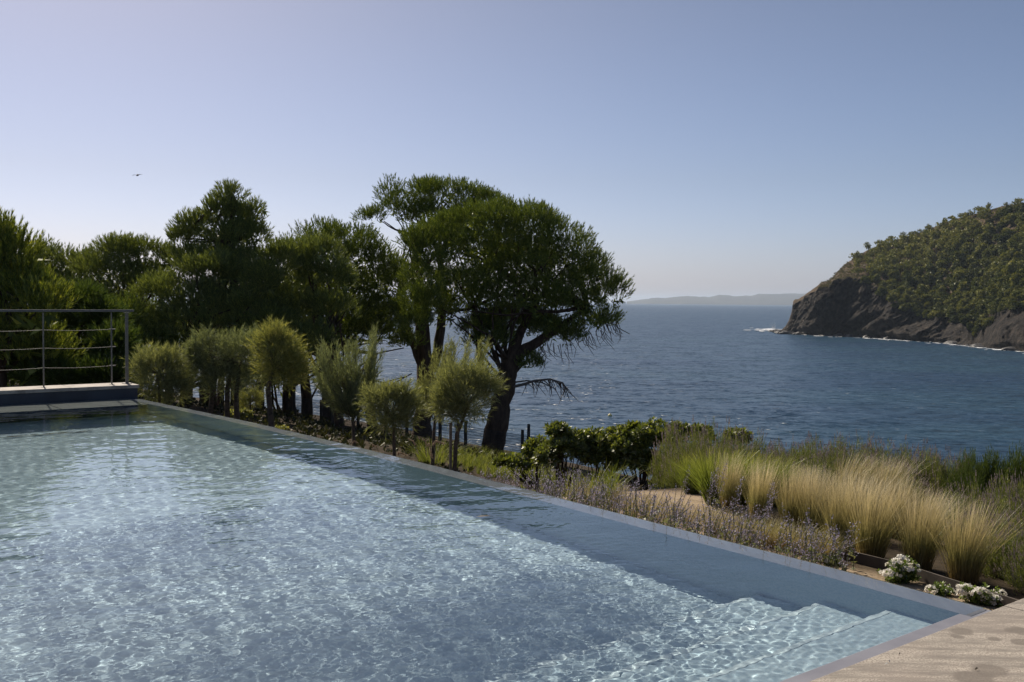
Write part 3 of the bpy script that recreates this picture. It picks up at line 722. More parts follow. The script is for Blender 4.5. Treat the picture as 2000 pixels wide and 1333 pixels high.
def tr(Y, *pts):
    """trunk from spots of the view: (px, py, width px), all near one distance"""
    return [(at(px, py, Y), w_*Y/F/2) for px, py, w_ in pts]

P_DARK = leafmat('stone_pine_needles', [(0, (.052, .08, .015)), (.5, (.10, .145, .025)), (.85, (.19, .235, .04)), (1, (.33, .37, .06))], .24, .04)
P_LIGHT = leafmat('aleppo_pine_needles', [(0, (.078, .105, .028)), (.5, (.135, .172, .042)), (.85, (.23, .27, .065)), (1, (.37, .40, .09))], .26, .05)
P_NEAR = leafmat('young_pine_needles', [(0, (.07, .10, .018)), (.5, (.15, .195, .032)), (.85, (.30, .33, .055)), (1, (.42, .42, .07))], .32, .04)
P_CYP = leafmat('juniper_foliage', [(0, (.04, .07, .016)), (.5, (.07, .11, .025)), (1, (.13, .17, .04))], .3, .03)
GP = 'pines between the pool and the sea'
# A: the big umbrella pine on the right
Y = 30
A = pine('largest pine, dark domed umbrella crown leaning right towards the open sea',
     px_ells([(925, 480, 112, 78), (990, 452, 120, 62), (1050, 500, 120, 82), (1115, 540, 88, 72), (1175, 575, 55, 52), (1060, 585, 118, 66), (930, 570, 110, 72), (860, 540, 62, 66, -1), (1150, 625, 62, 36), (1010, 630, 80, 45, 1), (1085, 655, 52, 36), (1130, 600, 80, 48), (950, 665, 50, 34), (1040, 712, 26, 14), (830, 590, 42, 34, -1.5), (862, 475, 52, 52, -.5), (822, 478, 40, 40, -1), (814, 632, 32, 34, -1), (838, 530, 46, 50, -1), (880, 605, 56, 44, -.5), (945, 645, 52, 28), (1000, 540, 90, 70, 1.5)], Y, .95),
     tr(Y, (958, 905, 50), (966, 860, 44), (978, 800, 40), (988, 750, 38), (996, 712, 36)), P_DARK, GP, lobe_r=.42, per=50, size=.205, nl=40, r_limb=.07, gap=.05, dens=1.38,
     stems=[tr(Y, (996, 716, 28), (1018, 690, 22), (1060, 662, 18), (1110, 628, 12), (1150, 600, 8)), tr(Y, (994, 716, 30), (1004, 680, 22), (1022, 640, 16), (1048, 590, 10)), tr(Y + .3, (985, 760, 12), (960, 742, 14), (940, 720, 14), (935, 660, 12), (925, 600, 8))])
def dead_branch():
    m = MB(); b = np.array(A.location)
    spine = [(996, 757), (1020, 752), (1045, 744), (1075, 741), (1100, 748), (1112, 768)]
    m.tube([at(x, y, Y - .1) - b for x, y in spine], np.linspace(.05, .012, 6), 6)
    m.tube([at(x, y, Y + .1) - b for x, y in [(1000, 748), (1030, 744), (1060, 748), (1085, 760), (1098, 785)]], np.linspace(.03, .008, 5), 5)
    for k in range(46):
        t = rng.uniform(.25, 1); q = np.interp(t*5, range(6), [s_[0] for s_ in spine]), np.interp(t*5, range(6), [s_[1] for s_ in spine])
        dx, dy = rng.normal(8, 8), rng.uniform(6, 34)
        m.tube([at(q[0], q[1], Y) - b, at(q[0] + dx*.4, q[1] + dy*.35, Y + rng.normal()*.2) - b, at(q[0] + dx, q[1] + dy, Y + rng.normal()*.3) - b], [.014, .01, .006], 4)
    for k in range(60):
        x0, y0 = rng.uniform(1030, 1210), 0; y0 = np.interp(x0, [1030, 1210], [700, 640]) + rng.normal()*8
        m.tube([at(x0, y0 - 14, Y) - b, at(x0 + rng.normal(6, 5), y0 + 4, Y) - b, at(x0 + rng.normal(14, 8), y0 + rng.uniform(8, 26), Y) - b], [.012, .009, .005], 4)
    m.make('dead_branch', DEADWOOD, A, True)
dead_branch()
Y = 35
B = pine('tall pine behind the umbrella pine, its small crown the highest point of the grove',
     px_ells([(850, 388, 72, 40), (800, 400, 62, 44), (905, 385, 48, 32), (770, 382, 34, 28), (728, 428, 30, 20), (950, 395, 36, 22), (840, 425, 70, 34), (900, 430, 60, 40), (880, 470, 50, 40, -1)], Y),
     tr(Y, (820, 890, 44), (828, 800, 34), (832, 740, 34), (826, 640, 28), (815, 540, 20), (812, 460, 14)), P_DARK, GP, lobe_r=.38, per=46, size=.21, nl=30, gap=.1, fill=.8,
     stems=[tr(Y, (832, 745, 22), (855, 690, 20), (866, 600, 16), (860, 500, 12)), tr(Y, (826, 720, 16), (806, 668, 15), (796, 640, 12), (778, 580, 8)), tr(Y, (812, 500, 5), (790, 460, 3), (750, 432, 1.5))])
Y = 32
pine('broad dark pine in the middle of the grove left of the umbrella pine',
     px_ells([(640, 480, 78, 44), (590, 500, 55, 40), (700, 500, 75, 58), (740, 540, 60, 62), (690, 590, 100, 70), (600, 600, 90, 70), (760, 600, 50, 50), (560, 660, 90, 50), (680, 640, 90, 48), (765, 548, 46, 50, 1), (780, 625, 46, 44, 1), (800, 668, 34, 24, 1)], Y),
     tr(Y, (640, 900, 40), (645, 800, 32), (650, 700, 26), (660, 600, 16)), P_DARK, GP, lobe_r=.44, per=44, size=.22, nl=30,
     stems=[tr(Y, (735, 880, 24), (720, 780, 18), (730, 690, 16)), tr(Y + 1, (598, 880, 26), (600, 780, 22), (590, 690, 14)), tr(Y + 1.5, (572, 880, 20), (570, 780, 16), (572, 690, 12)), tr(Y + 1, (505, 860, 20), (508, 760, 18), (520, 690, 12)),
            tr(Y, (650, 770, 5), (690, 725, 4), (740, 690, 3), (790, 680, 2)), tr(Y, (655, 740, 4), (700, 735, 3.5), (750, 748, 2.5), (795, 735, 1.5)), tr(Y, (655, 790, 4), (700, 775, 3.5), (750, 760, 2.5), (805, 730, 2))])
Y = 28
pine('pale green pine with loose feathery tips in front of the middle of the grove',
     px_ells([(628, 500, 48, 40), (600, 545, 52, 46), (655, 545, 45, 50), (575, 600, 40, 40), (640, 610, 60, 40)], Y),
     tr(Y, (668, 890, 22), (660, 780, 18), (640, 650, 12)), P_LIGHT, GP, lobe_r=.34, per=38, size=.24, nl=18, up=1.0)
Y = 29
pine('pointed pine with tapering open top rising above the left half of the grove',
     px_ells([(452, 385, 24, 26), (440, 420, 48, 34), (487, 425, 30, 32), (392, 452, 46, 34), (450, 470, 68, 44), (500, 470, 24, 34), (420, 515, 85, 46), (480, 540, 70, 55), (350, 470, 20, 18)], Y),
     tr(Y, (465, 900, 34), (465, 760, 28), (460, 600, 20), (455, 470, 12), (453, 380, 5)), P_LIGHT, GP, lobe_r=.34, per=36, size=.25, nl=40, up=.95, fill=.7,
     stems=[tr(Y, (404, 860, 42), (408, 760, 34), (418, 640, 20)), tr(Y + .5, (430, 850, 16), (432, 760, 14), (440, 660, 10))])
pine('rounded olive pine bulging out low at the end of the railing',
     px_ells([(318, 575, 50, 44), (300, 620, 40, 44), (372, 590, 56, 52), (385, 640, 80, 50), (470, 620, 70, 60), (320, 655, 50, 36), (420, 540, 62, 40), (530, 640, 60, 46), (520, 560, 50, 60), (545, 520, 40, 44), (600, 670, 60, 36)], Y - 1.5),
     tr(Y - 1.5, (360, 850, 30), (365, 760, 24), (370, 650, 16)), P_LIGHT, GP, lobe_r=.36, per=44, size=.24, nl=24)
pine('bushy olive green pine left of the pointed pine, behind the railing',
     px_ells([(235, 500, 50, 36), (290, 500, 45, 34), (200, 530, 52, 42), (265, 560, 75, 55), (215, 610, 75, 60), (325, 520, 40, 40)], 31),
     tr(31, (240, 860, 28), (245, 740, 22), (250, 600, 16)), P_LIGHT, GP, lobe_r=.36, per=40, size=.24, nl=24)
pine('low flat topped pine in the dip of the skyline behind the railing',
     px_ells([(160, 530, 40, 34), (115, 520, 42, 36), (85, 505, 40, 32), (140, 580, 75, 55), (60, 560, 80, 60), (180, 620, 80, 60)], 33),
     tr(33, (120, 860, 26), (120, 740, 20), (120, 600, 14)), P_LIGHT, GP, lobe_r=.38, per=38, size=.25, nl=18)
pine('bright green young pine with upright candle shoots at the left end of the railing',
     px_ells([(15, 530, 52, 70), (-60, 520, 80, 90), (55, 590, 42, 62), (0, 640, 90, 70), (85, 620, 32, 50, -.5), (-80, 640, 90, 90), (60, 690, 70, 50), (0, 470, 26, 30)], 18, .8),
     tr(18, (0, 860, 30), (0, 740, 26), (5, 560, 14)), P_NEAR, GP, tuft=CANDLE, lobe_r=.30, per=20, size=.34, nl=20, up=1.5, fill=1.6)
for k, (lab, el, Yy) in enumerate([('spreading dark juniper behind the railing with drooping sprays', [(150, 590, 48, 34), (190, 640, 60, 44), (130, 660, 60, 44), (175, 710, 75, 40)], 20),
                              ('dark juniper standing right behind the middle railing post', [(225, 690, 34, 50, .6), (60, 700, 55, 50), (115, 735, 80, 30), (215, 740, 60, 26)], 18.5)]):
    pine(lab, px_ells(el, Yy), tr(Yy, (el[0][0], 830, 14), (el[0][0], 700, 8)), P_CYP, 'junipers behind the railing', name='juniper', tuft=SPRAY, lobe_r=.26, per=36, size=.20, nl=12, up=.35, r_limb=.03)
pine('dark thicket of young pines closing the grove at the back behind the pale trunks',
     px_ells([(270, 640, 90, 60), (400, 660, 100, 60), (520, 650, 90, 60), (620, 680, 80, 46), (480, 590, 80, 50), (575, 590, 50, 60), (700, 640, 60, 44), (760, 660, 44, 30), (660, 560, 60, 50), (540, 740, 60, 40), (640, 740, 36, 40)], 33.5),
     tr(33.5, (560, 880, 16), (560, 760, 12)), P_DARK, GP, lobe_r=.55, per=34, size=.27, nl=14, fill=.9)
pine('dark low evergreen hedge right behind the far pool wall', px_ells([(15, 735, 110, 38), (120, 745, 80, 26), (-90, 730, 70, 50), (210, 752, 40, 20)], 23), tr(23, (60, 840, 10), (62, 760, 6)), P_CYP, 'junipers behind the railing', name='juniper', lobe_r=.3, per=34, size=.24, nl=6)
pine('shaded evergreen filling the gap under the pines beside the railing', px_ells([(300, 690, 60, 40), (240, 640, 50, 60), (40, 690, 90, 60), (520, 700, 60, 40)], 27), tr(27, (270, 850, 16), (275, 720, 10)), P_DARK, GP, lobe_r=.4, per=40, size=.26, nl=12)

# ------------------------------------------------------------------ tamarisks on the slope
TAM = [leafmat('tamarisk_olive', [(0, (.13, .15, .075)), (.5, (.21, .235, .115)), (1, (.34, .35, .17))], .42, .03),
       leafmat('tamarisk_grey', [(0, (.10, .125, .07)), (.5, (.17, .20, .115)), (1, (.27, .30, .17))], .38, .03),
       leafmat('tamarisk_yellow', [(0, (.14, .16, .06)), (.5, (.23, .25, .09)), (1, (.38, .36, .13))], .42, .03)]
TBARK = pmat('tamarisk_bark', lambda t: ramp(t, pos_noise(t, 25, 4), [(.3, (.05, .037, .03)), (.7, (.14, .105, .08))]), .9)
def frond(n=10, seed=1):
    g = np.random.default_rng(seed); V = []; Fc = []
    for k in range(n):
        h = g.uniform(0, .95); a = g.uniform(0, 6.28); tl = R(g.uniform(14, 38)); d = np.array([math.cos(a)*math.sin(tl), math.sin(a)*math.sin(tl), math.cos(tl)])
        sd_ = norm(np.cross(d, g.normal(size=3))); b = np.array([.12*h*h, 0, h]); V += [b - sd_*.018, b + sd_*.018, b + d*g.uniform(.2, .42)]; Fc.append((3*k, 3*k + 1, 3*k + 2))
    return np.array(V), np.array(Fc)
FROND = frond()
def tamarisk(label, Y, ells, stems, mat, plume=False, n=1500, size=.17, stake=None):
    size *= 1.18; ells = [(a_, b_ + (0 if plume else 4), c_*.92, d_*(1 if plume else 1.0)) for a_, b_, c_, d_ in ells]
    if not plume:
        for q in range(9):
            a_, b_, c_, d_ = ells[0]; an = rng.uniform(0, 6.28); ells.append((a_ + math.cos(an)*c_*rng.uniform(.7, 1.), b_ + math.sin(an)*d_*rng.uniform(.6, .95), c_*rng.uniform(.2, .45), d_*rng.uniform(.2, .45)))
    b = stems[0][0]; base = at(b[0], b[1], Y); base[2] = gz(base[0], base[1]) - .02
    e = empty('tamarisk', base); tag(e, label, 'small tree', 'tamarisks planted below the pool edge')
    E_ = np.array(px_ells(ells, Y)); vol = np.prod(E_[:, 3:], 1)**.66; pr = vol/vol.sum(); P_ = []; D = []
    cen = []
    for (c, k) in zip(E_, rng.multinomial(int(n*1.4), pr)):
        u = rdir(k, -.9); rr = rng.uniform(.25, 1, (k, 1))**.6
        P_.append(c[:3] + u*c[3:]*rr*.86)
        if plume: D.append(norm(u*[.45, .45, .3] + [0.04, 0, 1.1] + rng.normal(size=(k, 3))*.12))
        else: D.append(norm(u*.7 + [0.05, 0, .6] + rng.normal(size=(k, 3))*.42))
        for q in range(9): cen.append(c[:3] + rdir(1, -.2)[0]*c[3:]*.7)
    if plume:            # long shoots, each with small side sprays
        P_ = [P_[0][:n//12]]; D = [D[0][:n//12]]; SH = []
        root = at(stems[0][1][0], stems[0][1][1], Y)
        for q in range(max(20, n//24)):
            el = E_[rng.choice(len(E_), p=pr)]; u = rdir(1, -.25)[0]; tip = el[:3] + u*el[3:]*rng.uniform(.75, 1.12) + [0, 0, .05]
            st_ = root + (tip - root)*rng.uniform(.0, .15) + rng.normal(size=3)*.04; ln = np.linalg.norm(tip - st_); out_ = (tip - st_)*[1, 1, 0]
            t_ = np.linspace(.12, 1, int(26 + ln*50))[:, None]; c_ = st_ + (tip - st_)*t_ + out_*.18*np.sin(t_*math.pi) ; dr_ = norm(tip - st_ + out_*.5*np.cos(t_*math.pi))
            SH.append((st_, c_[len(c_)//2], tip)); P_.append(c_ + rng.normal(size=c_.shape)*.016); D.append(norm(dr_ + rng.normal(size=c_.shape)*.42*(1.15 - .7*t_)))
        mS = MB()
        for a_, b_, c_ in SH: mS.tube([a_ - base, b_ - base, c_ - base], [.006, .004, .002], 4)
        mS.make('shoots', TBARK, e)
        size = size*.62
    P_ = np.concatenate(P_); D = np.concatenate(D); v, f = scatter(*FROND, P_, D, size*rng.uniform(.6, 1.3, len(P_)))
    obj('crown', v - base, f, TAM[mat], e)
    tops = []
    for st in stems:
        P2 = [at(x, y, Y) for x, y, w_ in st]; P2[0][2] = gz(P2[0][0], P2[0][1]) - .05; t = np.linspace(0, len(P2) - 1, len(P2)*3)
        PP = np.stack([np.interp(t, range(len(P2)), np.array(P2)[:, j]) for j in range(3)], 1)
        m = MB(); m.tube(PP - base, np.interp(t, range(len(P2)), [w_*Y/F/2 for _, _, w_ in st]), 8, .06); m.make('trunk', TBARK, e, True); tops.append(P2[-1] - base)
    m = MB(); limbs(m, np.array(tops), np.array(cen) - base, 26, .016, .003, .95); m.make('branches', TBARK, e, True)
    if stake:
        p = at(stake[0], stake[1], Y + .1); p[2] = gz(p[0], p[1]) - .1; q = at(stake[0], stake[2], Y + .1)
        m = MB(); m.tube([p, q], .022, 8); so_ = m.make('stake', pmat('weathered_wood', lambda t: ramp(t, pos_noise(t, 20, 4), [(.3, (.13, .11, .09)), (.7, (.25, .215, .18))]), .9), None)
        tag(so_, stake[3], 'stake', 'stakes beside the tamarisks')
tamarisk('yellowish round tamarisk at the end of the far pool wall, nearest the railing', 17, [(312, 735, 52, 50), (300, 700, 30, 22), (345, 760, 26, 30)], [[(312, 830, 9), (312, 760, 6), (310, 730, 4)]], 0, n=1900)
tamarisk('grey green round tamarisk with a wide crown and several dark stems', 17.5, [(420, 695, 50, 42), (465, 690, 50, 46), (500, 680, 34, 36), (390, 720, 26, 28), (440, 745, 62, 36), (500, 735, 30, 30)], [[(405, 830, 14), (415, 770, 9), (425, 720, 5)], [(443, 830, 12), (445, 760, 10), (455, 710, 5)], [(466, 830, 14), (462, 770, 10), (470, 710, 5)]], 1, n=2800)
tamarisk('golden green tamarisk with a pale crooked trunk touching the grey green one', 16.5, [(545, 700, 48, 52), (575, 720, 26, 38), (530, 665, 26, 22)], [[(538, 850, 14), (528, 800, 11), (524, 760, 10), (535, 720, 6)]], 2, n=1900)
tamarisk('loose tamarisk with long plumes reaching up and left, between the round ones', 16, [(650, 730, 32, 62), (695, 740, 34, 70), (735, 700, 18, 44), (640, 790, 28, 30), (700, 800, 40, 40), (745, 745, 26, 36), (620, 800, 14, 12)], [[(695, 880, 8), (690, 820, 6), (680, 770, 4)]], 1, True, 1500, .24)
tamarisk('smaller low round tamarisk on a thin stem, second from the umbrella pine trunk', 14.5, [(765, 800, 50, 46), (790, 780, 24, 24)], [[(772, 890, 9), (770, 840, 6), (766, 815, 5)]], 0, n=1800, size=.15)
tamarisk('wispy open tamarisk between the two round ones near the umbrella pine', 17, [(830, 790, 24, 40), (870, 730, 30, 44), (900, 700, 26, 34), (850, 760, 34, 46), (940, 700, 16, 26)], [[(845, 880, 8), (850, 820, 6), (860, 760, 4)]], 0, True, 900, .24)
tamarisk('round tamarisk standing directly in front of the umbrella pine trunk', 14, [(910, 775, 58, 52), (940, 745, 34, 30), (880, 790, 36, 34)], [[(886, 905, 8), (892, 850, 8), (905, 820, 6), (915, 790, 4)]], 0, n=2300, size=.15, stake=(881, 900, 826, 'pale wooden stake beside the round tamarisk before the umbrella pine'))
tamarisk('small bright yellow green shrub glimpsed under the tamarisks by the pool edge', 20, [(490, 778, 22, 16), (475, 795, 14, 14)], [[(492, 850, 5), (490, 800, 4), (490, 785, 3)]], 2, n=700, size=.12)

# ------------------------------------------------------------------ fence among the trunks
M_POST = pmat('old_fence_post', (.06, .05, .042), .9)
fen = empty('wire_fence', at(830, 880, 29.5)); tag(fen, 'dark wire mesh fence on wooden posts crossing under the trees', 'fence')
fb = np.array(fen.location)
def fence_pt(px, up=0.):
    p = at(px, 870, 29.5 - (px - 830)*.002); p[2] = gz(p[0], p[1]) + up; return p
for px in (575, 628, 648, 700, 755, 795, 860, 895, 910, 1021, 1033, 1090):
    h = {1033: 1.02, 628: .7}.get(px, .82); m = MB(); p = fence_pt(px); m.tube([p - fb - [0, 0, .2], p - fb + [0, 0, h*.5], p - fb + [0, 0, h]], [.05, .048, .045], 8); m.make('post', M_POST, fen, True)
m = MB(); xs = np.linspace(560, 1100, 300)
for x in xs: p = fence_pt(x) - fb; m.box(p + [0, 0, .33], (.004, 0, 0), (0, .004, 0), (0, 0, .33))
for h in np.linspace(.03, .66, 9): m.tube([fence_pt(x, h) - fb for x in np.linspace(560, 1100, 40)], .0045, 4)
o = m.make('wire_mesh', pmat('fence_wire', (.05, .05, .05), .6, .5), fen); o['kind'] = 'stuff'

# ------------------------------------------------------------------ grasses
def blades(n, h, spread, lean=(0, 0), wd=.0035, seg=4, seed=0, base_r=.05, curl=1.0, hv=(.6, 1.05)):
    g = np.random.default_rng(seed); a = g.uniform(0, 6.28, n); tilt = np.abs(g.normal(0, 1, n))*spread; br = np.sqrt(g.uniform(0, 1, n))*base_r
    H = h*g.uniform(*hv, n); t = np.linspace(0, 1, seg + 1)[None]
    out = (tilt[:, None]*(t + curl*t**2.6*.8))*H[:, None]
    X = (br[:, None] + out)*np.cos(a)[:, None] + lean[0]*h*t**2.2*g.uniform(.5, 1.3, n)[:, None]; Y_ = (br[:, None] + out)*np.sin(a)[:, None] + lean[1]*h*t**2.2
    Z = H[:, None]*(t - .18*tilt[:, None]*t**2*curl)
    C_ = np.stack([X, Y_, Z], -1); b = g.uniform(0, 6.28, n); sd_ = np.stack([np.cos(b), np.sin(b), np.zeros(n)], -1)[:, None]*wd*(1 - .8*t)[..., None]
    V = np.stack([C_ - sd_, C_ + sd_], 2)           # n, seg+1, 2, 3
    i = np.arange(n*(seg + 1)*2).reshape(n, seg + 1, 2)
    f = np.stack([i[:, :-1, 0], i[:, :-1, 1], i[:, 1:, 1], i[:, 1:, 0]], -1).reshape(-1, 4)
    return V.reshape(-1, 3), f
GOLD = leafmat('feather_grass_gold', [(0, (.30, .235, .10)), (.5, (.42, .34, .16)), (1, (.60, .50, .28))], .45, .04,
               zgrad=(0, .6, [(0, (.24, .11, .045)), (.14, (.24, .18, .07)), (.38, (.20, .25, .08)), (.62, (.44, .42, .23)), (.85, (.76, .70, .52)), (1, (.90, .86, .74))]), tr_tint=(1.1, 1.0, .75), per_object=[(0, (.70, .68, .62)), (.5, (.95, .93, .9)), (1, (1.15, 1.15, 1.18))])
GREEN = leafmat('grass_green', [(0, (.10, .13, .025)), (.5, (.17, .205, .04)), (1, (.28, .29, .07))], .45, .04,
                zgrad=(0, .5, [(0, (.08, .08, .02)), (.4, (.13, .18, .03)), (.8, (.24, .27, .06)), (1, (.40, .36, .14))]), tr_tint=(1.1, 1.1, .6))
GREEN_P = leafmat('meadow_green', [(0, (.09, .12, .022)), (.5, (.17, .20, .04)), (1, (.30, .30, .09))], .45, .04, tr_tint=(1.1, 1.1, .6))
STRAW = leafmat('dry_straw', [(0, (.26, .22, .13)), (.5, (.38, .33, .20)), (1, (.55, .48, .30))], .4, .04, tr_tint=(1.05, 1., .8))
DGREEN = leafmat('sedge_green', [(0, (.045, .09, .015)), (.6, (.07, .13, .022)), (1, (.12, .19, .035))], .4, .05)
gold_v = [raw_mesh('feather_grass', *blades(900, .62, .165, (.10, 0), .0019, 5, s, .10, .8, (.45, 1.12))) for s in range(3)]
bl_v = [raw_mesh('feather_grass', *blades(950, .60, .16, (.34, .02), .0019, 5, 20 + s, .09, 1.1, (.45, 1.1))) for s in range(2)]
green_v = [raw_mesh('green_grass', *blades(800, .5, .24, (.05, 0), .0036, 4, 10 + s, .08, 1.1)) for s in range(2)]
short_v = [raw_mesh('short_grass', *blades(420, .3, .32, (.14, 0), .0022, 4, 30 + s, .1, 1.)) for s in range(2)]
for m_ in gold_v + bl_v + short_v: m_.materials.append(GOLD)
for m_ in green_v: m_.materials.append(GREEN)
dg = raw_mesh('sedge', *blades(900, .42, .34, (.02, 0), .004, 4, 55, .12, 1.2)); dg.materials.append(DGREEN)
def tussock(label, px, py, ptop, mesh, hw=1., name='grass_tussock', group='feather grass tussocks along the pool edge', nat=.6, rot=None):
    p = ghit(px, py); Yd = p[1]; h = (py - ptop)*Yd/F; k = h/nat
    o = place(name, mesh, None, None, (p[0], p[1], p[2] - .01)); o.scale = (k*hw, k*hw, k); o.rotation_euler = (0, 0, rot if rot is not None else random.uniform(-.5, .5))
    return tag(o, label, 'grass', group)
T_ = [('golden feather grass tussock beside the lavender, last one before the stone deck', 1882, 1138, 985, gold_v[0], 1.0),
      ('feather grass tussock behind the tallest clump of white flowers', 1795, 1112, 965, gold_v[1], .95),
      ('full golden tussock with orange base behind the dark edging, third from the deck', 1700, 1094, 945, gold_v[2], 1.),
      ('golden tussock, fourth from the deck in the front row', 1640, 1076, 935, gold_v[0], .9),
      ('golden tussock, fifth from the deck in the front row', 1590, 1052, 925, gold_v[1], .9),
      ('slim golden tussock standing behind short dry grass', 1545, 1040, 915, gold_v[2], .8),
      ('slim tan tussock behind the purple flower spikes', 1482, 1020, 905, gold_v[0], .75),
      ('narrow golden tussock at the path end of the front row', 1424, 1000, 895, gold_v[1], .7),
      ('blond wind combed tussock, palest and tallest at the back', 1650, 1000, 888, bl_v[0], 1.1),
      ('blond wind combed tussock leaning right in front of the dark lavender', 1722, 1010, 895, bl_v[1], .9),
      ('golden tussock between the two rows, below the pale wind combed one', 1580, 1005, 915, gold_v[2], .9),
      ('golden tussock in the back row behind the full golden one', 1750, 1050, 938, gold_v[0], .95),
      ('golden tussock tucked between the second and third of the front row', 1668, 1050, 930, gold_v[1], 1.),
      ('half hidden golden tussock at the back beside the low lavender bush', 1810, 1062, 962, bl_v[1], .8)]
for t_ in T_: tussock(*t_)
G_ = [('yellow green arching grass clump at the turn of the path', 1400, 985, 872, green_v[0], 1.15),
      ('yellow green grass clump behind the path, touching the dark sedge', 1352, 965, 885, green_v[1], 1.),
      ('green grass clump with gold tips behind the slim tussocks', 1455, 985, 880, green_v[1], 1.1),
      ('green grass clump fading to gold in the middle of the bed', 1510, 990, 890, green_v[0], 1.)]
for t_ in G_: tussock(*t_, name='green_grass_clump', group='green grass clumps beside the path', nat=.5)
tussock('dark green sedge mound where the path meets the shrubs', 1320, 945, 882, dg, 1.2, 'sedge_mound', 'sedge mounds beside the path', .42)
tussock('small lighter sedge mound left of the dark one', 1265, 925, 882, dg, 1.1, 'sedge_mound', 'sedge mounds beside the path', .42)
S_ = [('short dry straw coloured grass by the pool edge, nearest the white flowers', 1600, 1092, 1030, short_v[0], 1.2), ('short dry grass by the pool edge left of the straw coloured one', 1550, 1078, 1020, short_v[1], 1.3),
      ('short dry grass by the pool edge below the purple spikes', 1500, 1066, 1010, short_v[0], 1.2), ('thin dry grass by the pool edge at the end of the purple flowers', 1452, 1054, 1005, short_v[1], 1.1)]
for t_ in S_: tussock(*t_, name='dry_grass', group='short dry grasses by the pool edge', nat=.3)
# loose green grass and stems on the near slope (nobody could count it)
def grass_patch(name, label, areas, h, mat, n, wd=.004, lean=(.1, 0), cat='grass'):
    VV = []; FF = []; n0 = 0
    for (x0, x1, ya, yb) in areas:
        for q in range(int(n/len(areas))):
            t = random.random(); px = x0 + (x1 - x0)*t; py = ya + (yb - ya)*t + random.gauss(0, 7); p = ghit(px, py)
            v, f = blades(22, h*random.uniform(.6, 1.15), .3, lean, wd, 3, random.randrange(10**6), .03, 1.1); VV.append(v + p); FF.append(f + n0); n0 += len(v)
    return tag(obj(name, np.concatenate(VV), np.concatenate(FF), mat), label, cat, kind='stuff')
grass_patch('meadow_grass', 'yellow green grass growing beyond the pool edge in front of the trees', [(860, 1120, 900, 962), (900, 1060, 898, 925), (930, 1200, 922, 985), (880, 1000, 898, 916)], .33, GREEN_P, 260)
grass_patch('dry_stems', 'thin dry stems among the purple flowers', [(1150, 1460, 975, 1053), (1250, 1560, 1003, 1078), (1040, 1200, 950, 988)], .17, STRAW, 240, .002)

# purple flowered sage: stems with whorls of florets
SAGE = leafmat('sage_leaf', [(0, (.13, .15, .09)), (1, (.22, .23, .14))], .35, .03)
LILAC = leafmat('lilac_florets', [(0, (.22, .20, .27)), (.5, (.34, .31, .41)), (1, (.50, .46, .55))], .3, .02, tr_tint=(1, .95, 1.0))
def sage_drift():
    st = []; fl = []; lv = []; 
    def stem(p, h, lean, whorls):
        q = p + np.array([lean, random.gauss(0, .05), h]); mid = (p + q)/2 + [lean*-.2, 0, 0]; st.append((p, mid, q))
        for k in range(whorls):
            t = .35 + .65*k/max(whorls - 1, 1); c = p + (q - p)*t; r = .013*(1.25 - .6*t)
            for _ in range(6): fl.append((c + rng.normal(size=3)*r, rng.uniform(.005, .009)))
        for k in range(5): lv.append((p + (q - p)*rng.uniform(.05, .5), rng.uniform(.015, .03)))
    for q in range(430):
        s_ = random.uniform(1.15, 4.9); p = sn(s_, float(edge_n(s_)) + .10 + abs(random.gauss(0, .28))); p[2] = gz(p[0], p[1]); stem(p, random.uniform(.08, .30), random.gauss(.03, .05), random.randint(4, 8))
    for (px, py, top) in [(1013, 900, 866), (1040, 905, 862), (1060, 905, 868), (1078, 905, 868), (1120, 930, 885), (1128, 925, 880), (1143, 925, 866), (1135, 925, 905), (1178, 925, 892), (1190, 925, 890), (1200, 925, 870), (1218, 925, 888), (1210, 930, 905),
                          (1330, 975, 925), (1400, 1010, 925), (1392, 1000, 930), (1430, 1035, 945), (1485, 1050, 965), (1490, 1040, 975), (1380, 1000, 935), (1100, 930, 895), (1160, 935, 895)]:
        p = ghit(px, py); h = (py - top)*p[1]/F*1.25; stem(p, h, random.gauss(.03, .03), int(16 + h*20))
    m = MB()
    for a, b, c in st: m.tube([a, b, c], [.0025, .002, .0015], 4)
    v, f = np.concatenate(m.v), np.concatenate(m.f)
    e = obj('purple_sage', v, f, SAGE); tag(e, 'drift of thin grey stems with lilac flower whorls along the pool edge', 'sage', kind='stuff')
    def tris(lst, mat, nm):
        C_ = np.array([c for c, r in lst]); r = np.array([r for c, r in lst]); V = C_[:, None] + norm(rng.normal(size=(len(C_), 3, 3)))*r[:, None, None]; obj(nm, V.reshape(-1, 3), np.arange(len(C_)*3).reshape(-1, 3), mat, e)
    tris(fl, LILAC, 'florets'); tris(lv, SAGE, 'leaves')
sage_drift()

